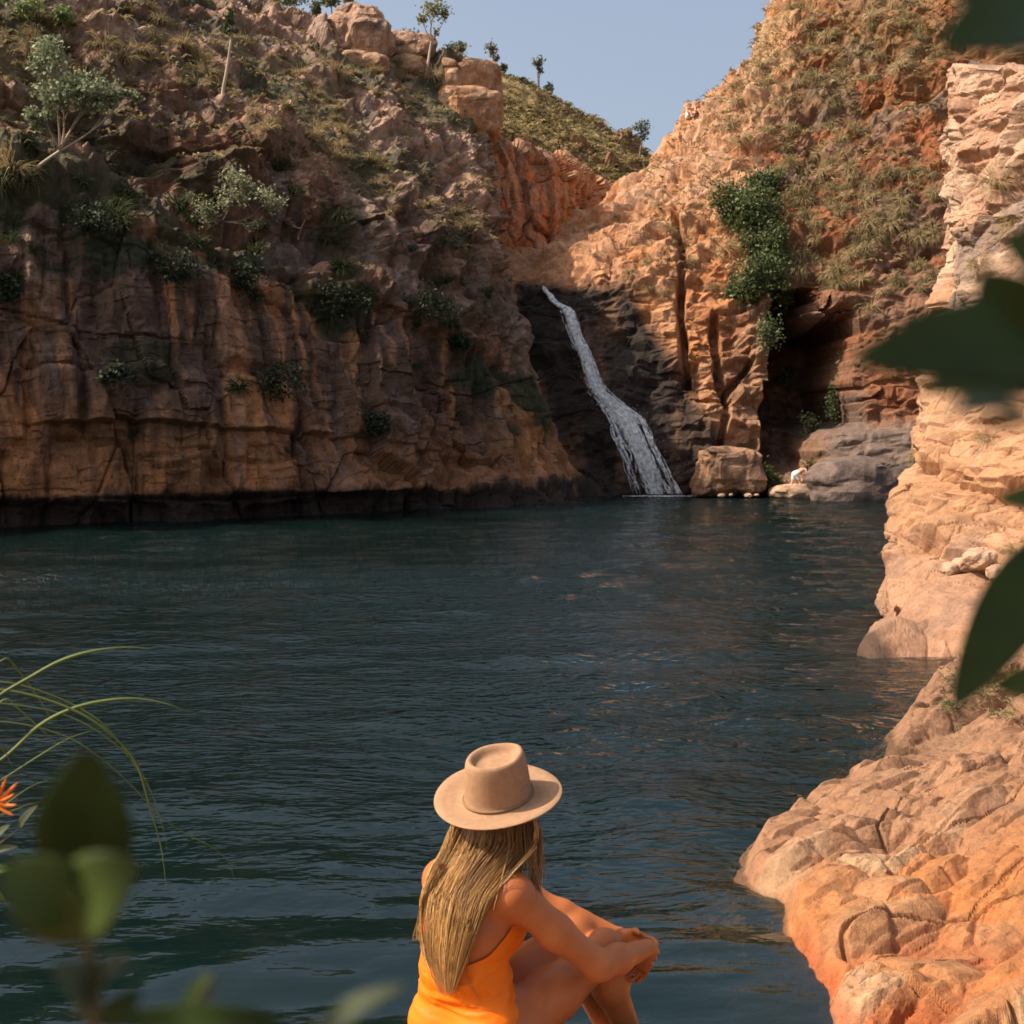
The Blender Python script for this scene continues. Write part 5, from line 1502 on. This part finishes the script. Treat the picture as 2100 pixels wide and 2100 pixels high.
# ================================================================== trees and shrubs
M_leaf = tint_material('foliage', .6, .30, .35)
M_bark_pale = plain_material('pale_bark', (.48, .36, .26), .8, .25, 3)
M_bark = plain_material('grey_bark', (.16, .12, .09), .85, .3, 3)
def leaf_quads(c, size, up=.4):
    n = len(c)
    d = RNG.normal(0, 1, (n, 3)) * [1, 1, .8]; d /= np.linalg.norm(d, axis=1, keepdims=True)
    nn = RNG.normal(0, .7, (n, 3)) + [0, 0, up]
    s_ = np.cross(d, nn); s_ /= np.linalg.norm(s_, axis=1, keepdims=True) + 1e-6
    L = size * RNG.uniform(.65, 1.35, (n, 1)); w = L * .30
    fold = np.cross(s_, d) * w * .3
    return np.stack([c - d * L * .5, c + s_ * w + fold, c + d * L * .5, c - s_ * w + fold], 1)
def tree(name, label, cat, base, crowns, trunk_r, leaves, leaf_s, cols, bark, group=None, clumps=14, bend=.15, clump_r=.28, branch_r=.35, top=None, join=.45):
    """crowns: list of (centre, (rx, ry, rz)); trunk, limbs to every clump, and leaf-sized faces around the limb ends"""
    base = np.asarray(base, float)
    root = empty(name, tuple(base)); tag(root, label, cat, group)
    wood = Bag(); fol = Bag()
    cc = np.mean([c for c, r in crowns], 0)
    fork = base + (cc - base) * join + np.array([rnd.uniform(-bend, bend), rnd.uniform(-bend, bend), 0]) * np.linalg.norm(cc - base)
    t = np.linspace(0, 1, 9)[:, None]
    mid = (base + fork) / 2 + np.array([rnd.uniform(-1, 1), rnd.uniform(-1, 1), 0]) * bend * .5 * np.linalg.norm(fork - base)
    path = base * (1 - t) ** 2 + 2 * mid * t * (1 - t) + fork * t ** 2
    path[0] -= np.array([0, 0, .15])
    v, f = tube(path, trunk_r * np.linspace(1.15, .75, 9), 7); wood.add(v, f)
    tot = sum(r[0] * r[2] for c, r in crowns)
    for c, r in crowns:
        lt = np.linspace(0, 1, 9)[:, None]; ce = np.asarray(c, float) - np.array([0, 0, r[2] * .15])
        lm = (fork + ce) / 2 + np.array([rnd.gauss(0, .10), rnd.gauss(0, .10), rnd.gauss(-.04, .08)]) * np.linalg.norm(ce - fork)
        limb = fork * (1 - lt) ** 2 + 2 * lm * lt * (1 - lt) + ce * lt ** 2
        v, f = tube(limb, trunk_r * np.linspace(.62, .26, 9), 6); wood.add(v, f)
        nc_ = max(3, int(clumps * r[0] * r[2] / tot))
        for k in range(nc_):
            d = np.array([rnd.gauss(0, 1) for _ in range(3)]); d = d / np.linalg.norm(d) * rnd.random() ** .4
            p = np.asarray(c) + d * np.array(r) * .82
            tt = np.linspace(0, 1, 7)[:, None]
            st_ = limb[rnd.randrange(3, 9)]
            m2 = (st_ + p) / 2 + np.array([rnd.gauss(0, .14), rnd.gauss(0, .14), rnd.gauss(.03, .1)]) * np.linalg.norm(p - st_)
            q = st_ * (1 - tt) ** 2 + 2 * m2 * tt * (1 - tt) + p * tt ** 2
            v, f = tube(q, trunk_r * branch_r * np.linspace(.8, .18, 7) * rnd.uniform(.6, 1.1), 5); wood.add(v, f)
            nl = int(leaves * (r[0] * r[2] / tot) / nc_ * rnd.uniform(.6, 1.4))
            cl = np.array(r) * clump_r * rnd.uniform(.7, 1.3)
            shade = rnd.uniform(.75, 1.25)
            if nl:
                lv = leaf_quads(p + RNG.normal(0, .6, (nl, 3)) * cl, leaf_s)
                col = np.array(cols)[RNG.integers(0, len(cols), nl)] * shade * RNG.uniform(.8, 1.2, (nl, 1))
                fol.add(lv.reshape(-1, 3), np.arange(nl * 4).reshape(nl, 4), col.repeat(4, 0))
            for _ in range(3):     # twigs
                e = np.array([rnd.gauss(0, .6), rnd.gauss(0, .6), rnd.gauss(0, .5)]) * cl
                v, f = tube(np.array([q[4], (q[4] + p + e) / 2 + rnd.gauss(0, .03), p + e]), trunk_r * branch_r * np.array([.25, .18, .06]), 3); wood.add(v, f)
    link('trunk', wood.mesh('trunk', True, base), bark, root); link('crown', fol.mesh('crown', False, base), M_leaf, root)
    return root
def crown_px(px, py, rx, ry, Y, deep=.8): return (P(px, py, Y), (pxr(rx, Y), pxr(rx, Y) * deep, pxr(ry, Y)))
PALEL = [(.21, .235, .12), (.27, .29, .165), (.16, .19, .09), (.34, .35, .23)]
GUM = [(.12, .135, .07), (.16, .17, .09), (.085, .10, .05)]
FIG = [(.085, .115, .036), (.125, .150, .052), (.060, .090, .028), (.165, .180, .080)]
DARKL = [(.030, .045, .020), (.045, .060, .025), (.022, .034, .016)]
def on(surf, px, py): return surf_at(surf, px, py, 6)[0]
b = on('left_cliff', 62, 356); Y = b[1] - 1.0
tree('shrub_tree', 'pale grey-green leaning tree growing out of the shaded cliff edge', 'tree', b, [crown_px(100, 120, 45, 45, Y), crown_px(120, 175, 70, 40, Y), crown_px(200, 190, 60, 42, Y), crown_px(255, 195, 34, 22, Y), crown_px(85, 235, 30, 34, Y)], .060, 3000, .15, PALEL, M_bark_pale, clumps=40, clump_r=.36, branch_r=.42, join=.30)
b = on('left_cliff', 452, 485); Y = b[1] - .9
tree('shrub', 'round pale-leaved shrub rooted in the shaded cliff ledge', 'shrub', b, [crown_px(480, 385, 48, 42, Y), crown_px(540, 410, 42, 34, Y), crown_px(440, 430, 36, 34, Y), crown_px(520, 455, 25, 20, Y), crown_px(395, 405, 14, 12, Y)], .06, 2400, .12, [(.25, .255, .13), (.31, .30, .17), (.19, .20, .095), (.36, .35, .23)], M_bark, clumps=34, clump_r=.36)
b = on('left_cliff', 612, 484); Y = b[1] - .6
tree('shrub', 'small withered shrub with rusty leaves on the shaded cliff', 'shrub', b, [crown_px(600, 462, 18, 16, Y), crown_px(630, 440, 14, 14, Y)], .04, 200, .12, [(.30, .17, .09), (.38, .25, .14), (.22, .13, .08)], M_bark_pale, clumps=12)
b = on('left_cliff', 455, 192); Y = b[1] - .5
tree('sapling', 'slender sapling with bare pale stem leaning from the rocky slope', 'tree', b, [crown_px(472, 48, 18, 24, Y), crown_px(478, 25, 12, 12, Y)], .06, 380, .17, FIG, M_bark_pale, clumps=12, bend=.04, join=.75)
for px, py, rx, ry, lab in ((60, 10, 40, 22, 'light green bush at the rim above the pale leaning tree'), (128, 28, 22, 20, 'small light green bush beside the rim bush')):
    b = on('left_cliff', px, py + ry + 6); Y = b[1] - .5
    tree('bush', lab, 'bush', b, [crown_px(px, py, rx, ry, Y)], .04, 500, .15, [(.19, .23, .075), (.25, .29, .11), (.14, .18, .06)], M_bark, clumps=12, clump_r=.4)
for px, py, rx, ry, lab in ((240, 768, 34, 26, 'dark shrub in the middle of the jointed shaded wall'), (570, 775, 60, 45, 'wide dark shrub on the shaded wall above the orange ledge'), (768, 868, 36, 24, 'dark bush on the low ledge near the falls'), (880, 625, 70, 44, 'dark bush hanging under the overhang of the shaded wall'),
                            (360, 545, 75, 40, 'dark shrub below the round pale-leaved shrub'), (180, 450, 55, 30, 'dark shrub on the ledge below the pale leaning tree'), (700, 610, 55, 40, 'dark shrub on the brown wall above the low ledge'), (500, 560, 46, 34, 'dark shrub hanging right of the pale wall slab'), (940, 700, 26, 20, 'small dark bush on the buttress beside the chute'), (20, 590, 20, 26, 'dark shrub at the jointed wall below the grass tuft')):
    b = on('left_cliff', px, py + ry * .7); Y = b[1] - .5
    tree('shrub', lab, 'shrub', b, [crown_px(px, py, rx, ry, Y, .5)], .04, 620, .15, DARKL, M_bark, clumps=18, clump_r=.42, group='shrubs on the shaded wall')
b = P(876, 146, 64.0)
b = on('left_cliff', 876, 150) if on('left_cliff', 876, 150)[1] < 66 else b
Y = b[1]
tree('gum_tree', 'white-trunked gum tree standing alone on the ridge', 'tree', P(874, 152, Y), [crown_px(893, 22, 27, 17, Y), crown_px(868, 35, 11, 13, Y), crown_px(893, 66, 9, 6, Y), crown_px(915, 30, 9, 10, Y)],   .075, 620, .17, [(.20, .20, .085), (.26, .25, .115), (.14, .15, .06)], M_bark_pale, clumps=18, bend=.03, clump_r=.55, join=.6)
HL = [(1011, 150, 1010, 106, 15, 20, 'rust-tinged small tree on the hill crest beside the square block', [(.20, .15, .10), (.15, .13, .08), (.12, .11, .06)]), (1033, 160, 1033, 140, 8, 10, 'tiny sapling between the two hill crest trees', GUM), (1105, 197, 1105, 136, 13, 18, 'dark slim tree on the hill crest standing clear of others', GUM),
      (1074, 178, 1073, 168, 9, 8, 'low bush on the hill crest next to the slim tree', GUM), (1128, 205, 1127, 180, 9, 12, 'thin sparse sapling on the hill crest below the slim tree', GUM), (1312, 315, 1315, 268, 20, 20, 'spreading grey tree in the notch between hill and cliff', [(.09, .11, .08), (.13, .15, .11), (.06, .08, .05)])]
for bx, by, cx, cy_, rx, ry, lab, cols in HL:
    Y = 131.0 if bx < 1200 else 118.0
    tree('hill_tree', lab, 'tree', P(bx, by + 3, Y), [crown_px(cx, cy_ - ry * .25, rx, ry * .75, Y), crown_px(cx + rx * .2, cy_ + ry * .6, rx * .6, ry * .35, Y)], .10, 300, .30, cols, M_bark, clumps=11, bend=.10, clump_r=.52, join=.45)
RL = [(930, 128, 932, 98, 26, 16, 70, 'low spreading shrub on the ridge right of the gum tree'), (842, 105, 838, 72, 24, 16, 69, 'sparse twiggy shrub on the ridge left of the gum tree'), (716, 46, 716, 12, 12, 16, 72, 'upright bush behind the big perched block'),
      (610, 52, 605, 12, 30, 22, 74, 'dark dense tree behind the grassy rim'), (678, 60, 680, 2, 22, 12, 74, 'dark thin-stemmed tree left of the big perched block'), (650, 60, 648, 20, 12, 18, 75, 'pale thin-stemmed tree beside the dark stem'), (560, 30, 555, 18, 40, 14, 68, 'yellow-green low bush on the grassy rim'), (640, 66, 635, 50, 34, 12, 67, 'green low bush at the foot of the rim trees')]
for bx, by, cx, cy_, rx, ry, Y, lab in RL:
    cols = GUM if 'green' not in lab else [(.13, .15, .05), (.17, .18, .07), (.21, .20, .09)]
    tree('ridge_tree' if 'tree' in lab else 'ridge_bush', lab, 'tree' if 'tree' in lab else 'bush', P(bx, by + 4, Y), [crown_px(cx, cy_, rx, ry, Y)], .07, 110 if 'sparse' in lab else 460, .2, cols, M_bark if 'pale' not in lab else M_bark_pale, clumps=12, bend=.06, clump_r=.4, join=.5)
# fig climbing down the right wall
b = on('waterfall_cliff', 1590, 640); Y = b[1] - 1.2
fig_c = []
for px, py, rx, ry in ((1565, 372, 45, 38), (1500, 415, 45, 42), (1560, 440, 58, 52), (1585, 510, 38, 48), (1545, 500, 30, 30), (1560, 570, 58, 50), (1520, 600, 34, 26), (1590, 600, 34, 36)):
    y = surf_at('waterfall_cliff', px, py, 8)[0][1] - .8
    fig_c.append(crown_px(px, py, rx, ry, y, .45))
tree('fig_tree', 'large dense green tree clinging to the cliff above the cave', 'tree', b + np.array([-.5, .2, 0]), fig_c, .10, 13500, .175, FIG, M_bark, clumps=120, clump_r=.46, branch_r=.35, join=.25)
for px, py, rx, ry, n_, lab, cols in ((1572, 690, 32, 44, 700, 'sparse trailing shrub under the dense green cliff tree', PALEL[:1] + FIG), (1722, 810, 26, 62, 1200, 'green shrub growing inside the right edge of the cave', FIG), (1612, 770, 22, 26, 320, 'small leafy shrub on the left edge of the cave', PALEL[:1] + FIG),
                                       (1662, 868, 26, 24, 380, 'small leafy shrub on the cave floor', PALEL[:1] + FIG), (1578, 985, 30, 30, 900, 'yellow-green reedy bush at the water beside the landing rock', [(.13, .16, .05), (.18, .19, .07), (.09, .13, .04)]), (1664, 952, 24, 16, 260, 'low olive bush above the landing rock', OLIVE)):
    q = surf_at('waterfall_cliff', px, py + ry * .6, 8); bb = q[0]; Y = bb[1] - .4
    tree('cliff_shrub', lab, 'shrub', bb, [crown_px(px, py, rx, ry, Y, .5)], .04, n_, .15, cols, M_bark, clumps=18, clump_r=.42)

# ------------------------------------------------------------------ far bathers
small_person(P(1634, 1008, 54.4) * [1, 1, 0] + [0, 0, .30], 72, 'bend', 'bather in white shorts bending forward on the landing rock', M_skin2, M_white, M_hairdark)
small_person(P(1662, 1000, 54.8) * [1, 1, 0] + [0, 0, .40], 250, 'sit', 'bather sitting on the landing rock with knees up', M_skin2, M_tan, M_hairdark)
for px, py, lab, sh in ((1411, 243, 'person in white shirt sitting on the cliff top', M_white), (1428, 240, 'bare-chested dark-haired person sitting on the cliff top', M_tan)):
    q = surf_at('waterfall_cliff', px, py, 10)[0]
    p_ = P(px, py, q[1])
    small_person(p_ - np.array([0, 0, .05]), 150, 'sit', lab, M_skin2, sh, M_hairdark, None, 'shirt' if 'shirt' in lab else 'shorts', 1.0)

# ================================================================== leafy shrubs close to the lens, reeds and flower
def leaf_mesh(b, t, w, nrm, curl=.12, cup=.10, shape=1.0):
    """real leaf: pointed oval blade with midrib groove, arched, with thickness; b, t world points"""
    b = np.asarray(b, float); t = np.asarray(t, float); ax = t - b; L = np.linalg.norm(ax); ax /= L
    n = U(np.asarray(nrm, float) - ax * (np.asarray(nrm, float) @ ax)); s = np.cross(ax, n)
    nu, nv = 19, 9
    u = np.linspace(0, 1, nu)[:, None]; v = np.linspace(-1, 1, nv)[None, :]
    prof = np.sin(np.pi * np.clip(u, 0, 1) ** (.78 * shape)) ** .72
    x = b + ax * 0
    Pm = b[None, None] + ax * (u * L)[..., None] + s * ((prof * v) * w * .5)[..., None] + n * ((curl * L * (np.sin(np.pi * u) - .3 * u)) + cup * w * (np.abs(v) ** 1.3) * prof + .012 * w * np.sin(u * 34 + np.abs(v) * 6))[..., None]
    top = Pm.reshape(-1, 3); bot = top - n * .0006
    F = grid_faces(nu, nv); m = nu * nv
    rim_ = np.concatenate([np.arange(nv), nv * np.arange(1, nu) + nv - 1, (nu - 1) * nv + np.arange(nv - 2, -1, -1), nv * np.arange(nu - 2, 0, -1)])
    nx_ = np.roll(rim_, -1)
    return np.concatenate([top, bot]), np.concatenate([F, F[:, ::-1] + m, np.stack([rim_, rim_ + m, nx_ + m, nx_], 1)])
def leaf_mat(name, c, rough=.42, trans=.36):
    return plain_material(name, c, rough, .22, 45, spec=.2, trans=trans, bump=.0004)
M_lf = leaf_mat('dark_leaf', (.048, .075, .016)); M_lf2 = leaf_mat('green_leaf', (.090, .125, .030)); M_lf3 = leaf_mat('grey_green_leaf', (.13, .15, .085), .6)
M_stem = plain_material('green_stem', (.10, .075, .030), .6, .2, 30)
def shrub(name, label, root, stems, leaves):
    o = empty(name, tuple(root)); tag(o, label, 'shrub')
    for pts, r0 in stems:
        pts = np.array(pts, float); q = pchip1(pts, np.linspace(0, len(pts) - 1.0001, 6 * len(pts)))
        v, f = tube(q - root, np.linspace(r0, r0 * .45, len(q)), 8); link('stem', mesh_np('stem', v, f, True), M_stem, o)
    for (bp, tp, w, nrm, mat, kw) in leaves:
        v, f = leaf_mesh(bp, tp, w, nrm, **kw); link('leaf', mesh_np('leaf', v - root, f, True), mat, o)
    return o
def wpx(px, Y): return px / F_PX * Y
# right: branch of big leaves hanging in from the bank
rootR = np.array([.62, .40, 1.40])
D1 = .31; D2 = .50
jR = np.array([.34, .42, 3.02])
stR = [([rootR, [.58, .42, 2.3], [.42, .43, 2.9], jR, P(2160, 640, D1 + .02)], .006), ([[.42, .43, 2.9], P(2200, 1100, D2)], .004), ([jR, P(2230, 200, D1), P(2200, 60, D1)], .004)]
lvR = [
 (P(2165, 40, D1), P(1930, 95, D1 - .02), wpx(175, D1), (0, -1, .5), M_lf, dict(curl=.05)),
 (P(2150, -20, D1 + .01), P(1960, -10, D1), wpx(120, D1), (0, -1, .4), M_lf, {}),
 (P(2170, 690, D1), P(1745, 738, D1 - .03), wpx(175, D1), (.05, -1, .25), M_lf, dict(curl=.03, shape=.92)),
 (P(2130, 740, D1), P(2015, 555, D1 - .01), wpx(185, D1), (-.3, -1, .1), M_lf, {}),
 (P(2160, 790, D1 + .01), P(1985, 640, D1), wpx(150, D1), (.1, -1, .2), M_lf, {}),
 (P(2180, 880, D1), P(1950, 835, D1 - .04), wpx(120, D1), (0, -.5, 1), M_lf3, dict(curl=.06)),
 (P(2170, 920, D1), P(2010, 870, D1 - .02), wpx(70, D1), (0, -.5, 1), M_lf2, {}),
 (P(2150, 700, D1 + .03), P(1850, 655, D1 + .02), wpx(110, D1), (.1, -1, .5), M_lf2, dict(curl=.06)),
 (P(2160, 800, D1 + .02), P(1880, 800, D1 + .01), wpx(90, D1), (0, -.8, .8), M_lf2, dict(curl=.06)),
 (P(2170, 560, D1 + .02), P(2060, 480, D1 + .02), wpx(120, D1), (-.2, -1, .4), M_lf2, {}),
 (P(2150, 1105, D2), P(1956, 1452, D2 - .02), wpx(128, D2), (-.25, -1, .2), M_lf, dict(curl=.04)),
 (P(2190, 1400, D2), P(2040, 1405, D2), wpx(80, D2), (0, -1, .5), M_lf2, {}),
 (P(2180, 1030, D2), P(2048, 1022, D2), wpx(60, D2), (0, -1, .4), M_lf2, {}),
]
shrub('shrub', 'broad-leaved dark shrub reaching over the pale spur side', rootR, stR, lvR)
# left: young plant with thick oval leaves
rootL = np.array([-.16, .42, 1.42]); d0 = .36
jL = P(190, 2150, d0)
stL = [([rootL, [-.15, .40, 2.0], jL, P(195, 2010, d0), P(165, 1900, d0), P(152, 1830, d0 - .01)], .0030), ([jL, P(330, 2120, d0), P(560, 2110, d0 + .03)], .0022)]
lvL = [
 (P(178, 1800, d0 + .01), P(180, 1538, d0), wpx(205, d0), (.1, -1, .15), M_lf, dict(shape=1.0, curl=.04)),
 (P(155, 1870, d0 - .01), P(5, 1775, d0 - .02), wpx(150, d0), (.1, -1, .6), M_lf2, dict(curl=.1)),
 (P(160, 1880, d0 - .01), P(282, 1770, d0 - .02), wpx(170, d0), (-.1, -1, .6), M_lf2, dict(curl=.1)),
 (P(160, 1935, d0 - .005), P(120, 1800, d0 - .015), wpx(150, d0), (0, -1, .3), M_lf2, {}),
 (P(195, 2060, d0), P(110, 1975, d0 - .01), wpx(85, d0), (0, -.6, 1), M_lf3, {}),
 (P(200, 2050, d0), P(265, 1960, d0 - .01), wpx(80, d0), (0, -.6, 1), M_lf3, {}),
 (P(190, 2090, d0), P(170, 2000, d0), wpx(60, d0), (0, -1, .3), M_lf3, {}),
 (P(215, 2100, d0), P(290, 2030, d0), wpx(60, d0), (0, -1, .3), M_lf, {}),
 (P(385, 2085, d0 + .06), P(430, 1992, d0 + .06), wpx(52, d0), (-.6, -1, .2), M_lf, {}),
 (P(372, 2085, d0 + .06), P(440, 2002, d0 + .05), wpx(40, d0), (.8, -1, .3), M_lf3, {}),
 (P(560, 2110, d0 + .03), P(230, 2085, d0 + .02), wpx(80, d0), (0, -1, .6), M_lf, {}),
 (P(620, 2140, d0 + .03), P(330, 2070, d0 + .02), wpx(90, d0), (0, -1, .6), M_lf, {}),
 (P(640, 2130, d0 + .03), P(832, 2018, d0 + .02), wpx(62, d0), (0, -.7, 1), M_lf3, dict(curl=.08)),
]
shrub('sapling', 'young plant with thick dark oval leaves rising from the ledge', rootL, stL, lvL)

# reeds arching over the pool from the left of the ledge
rootG = np.array([-1.42, 2.62, 1.17])
reed = empty('reed', tuple(rootG)); tag(reed, 'arching green reed leaves hanging over the water', 'reed')
M_reed = plain_material('reed_green', (.12, .155, .04), .5, .35, 6, spec=.3, trans=.25)
RB = [([(-60,1480),(0,1425),(60,1390),(130,1352),(200,1333),(260,1327),(312,1331)], 11), ([(-40,1590),(20,1545),(90,1480),(180,1443),(260,1432),(330,1440),(395,1463)], 11),
      ([(-70,1402),(0,1398),(60,1410),(140,1440),(220,1490),(270,1560),(300,1610),(313,1632)], 6), ([(-60,1420),(0,1357),(15,1350),(50,1390),(85,1440),(117,1500)], 7),
      ([(-50,1520),(10,1433),(40,1455),(100,1510),(157,1560)], 6), ([(-60,1640),(10,1595),(80,1550),(150,1510),(222,1489)], 4), ([(-90,1420),(0,1412),(140,1450),(222,1500),(285,1570),(300,1630),(318,1690),(335,1760),(341,1828)], 8),
      ([(-60,1440),(100,1455),(230,1520),(300,1600),(335,1700),(344,1748)], 4), ([(-80,1470),(120,1500),(260,1600),(335,1680),(390,1715),(440,1740),(470,1770),(486,1822)], 3.2), ([(-40,1680),(10,1650),(60,1615),(112,1592)], 4), ([(-40,1480),(-10,1520),(15,1550),(28,1580)], 5), ([(-30,1680),(20,1665),(60,1650),(92,1642)], 4)]
for k, (pl, w) in enumerate(RB):
    Yb = 2.55 + .06 * (k % 5)
    pts = np.array([rootG + [.02 * (k % 4), .02 * (k % 3), 0]] + [P(x, y, Yb + .10 * i / len(pl)) for i, (x, y) in enumerate(pl)])
    q = pchip1(pts, np.linspace(0, len(pts) - 1.0001, 40))
    for _ in range(3): q[1:-1] = .25 * q[:-2] + .5 * q[1:-1] + .25 * q[2:]
    tt = np.linspace(0, 1, 40)
    ww = wpx(w, Yb) * .33 * np.interp(tt, [0, .3, .6, 1], [.7, 1, 1, .08])
    tn = np.gradient(q, axis=0); sd_ = np.cross(tn, np.array([.15, -1, .25])); sd_ /= np.linalg.norm(sd_, axis=1, keepdims=True)
    nn = np.cross(sd_, tn); nn /= np.linalg.norm(nn, axis=1, keepdims=True)
    V3 = np.stack([q - sd_ * ww[:, None], q + nn * ww[:, None] * .35, q + sd_ * ww[:, None], q - nn * ww[:, None] * .1], 1).reshape(-1, 3)
    i_ = np.arange(160).reshape(40, 4); j_ = np.roll(i_, -1, 1)
    F3 = np.stack([i_[:-1].ravel(), j_[:-1].ravel(), j_[1:].ravel(), i_[1:].ravel()], 1)
    link('blade', mesh_np('blade', V3 - rootG, F3, True), M_reed, reed)
# orange flower at the end of a stem
fr0 = np.array([-1.05, 2.0, 1.17]); fc = P(-12, 1645, 2.0)
fl = empty('flower', tuple(fr0)); tag(fl, 'orange spiky flower on a leafy stem beside the reeds', 'flower')
q = pchip1(np.array([fr0, (fr0 + fc) / 2 + [-.08, 0, .05], P(-30, 1760, 2.0), fc]), np.linspace(0, 2.999, 24))
v, f = tube(q - fr0, np.linspace(.005, .003, 24), 6); link('stem', mesh_np('stem', v, f, True), M_stem, fl)
M_pet = plain_material('orange_petal', (.75, .20, .025), .5, .2, 30, trans=.2)
for k in range(11):
    a_ = k / 11 * 2 * math.pi; d_ = U([math.cos(a_) * .9 + .25, -.25 + .2 * math.sin(k), math.sin(a_) * .75 + .15])
    t_ = np.linspace(0, 1, 8)[:, None]; pth = fc + d_ * t_ * rnd.uniform(.034, .05) + np.array([0, 0, .012]) * t_ ** 2
    v, f = tube(pth - fr0, .0035 * np.array([.5, .9, 1, 1, .95, .8, .6, .15]), 5); link('petal', mesh_np('petal', v, f, True), M_pet, fl)
for (bx, by, tx, ty, w, mt) in ((40, 1698, 76, 1650, 16, M_lf3), (-30, 1740, 20, 1690, 22, M_lf3), (-40, 1790, 28, 1780, 24, M_lf2), (-40, 1800, 12, 1850, 24, M_lf2), (-30, 1750, 36, 1735, 18, M_lf3)):
    v, f = leaf_mesh(P(bx, by, 2.0), P(tx, ty, 1.98), wpx(w, 2.0), (0, -1, .5)); link('leaf', mesh_np('leaf', v - fr0, f, True), mt, fl)
v, f = tube(np.array([P(-30, 1760, 2.0), P(0, 1730, 2.0), P(40, 1698, 2.0)]) - fr0, [.002, .0018, .0012], 5); link('stem', mesh_np('stem', v, f, True), M_stem, fl)

# unseen tree added out of frame; its crown keeps the near leaves in shade
tb = np.array([-1.9, -1.1, 1.40])
tree('added_shade_tree', 'unseen leafy tree added out of view to shade the near leaves', 'tree', tb, [(np.array([-.72, .18, 3.95]), (.50, .50, .30)), (np.array([-1.05, .05, 3.35]), (.40, .45, .32)), (np.array([-.95, -.2, 4.25]), (.5, .5, .3)), (np.array([-1.3, -.5, 3.9]), (.5, .5, .4))], .07, 2600, .13, FIG, M_bark, clumps=60, clump_r=.5, bend=.05)
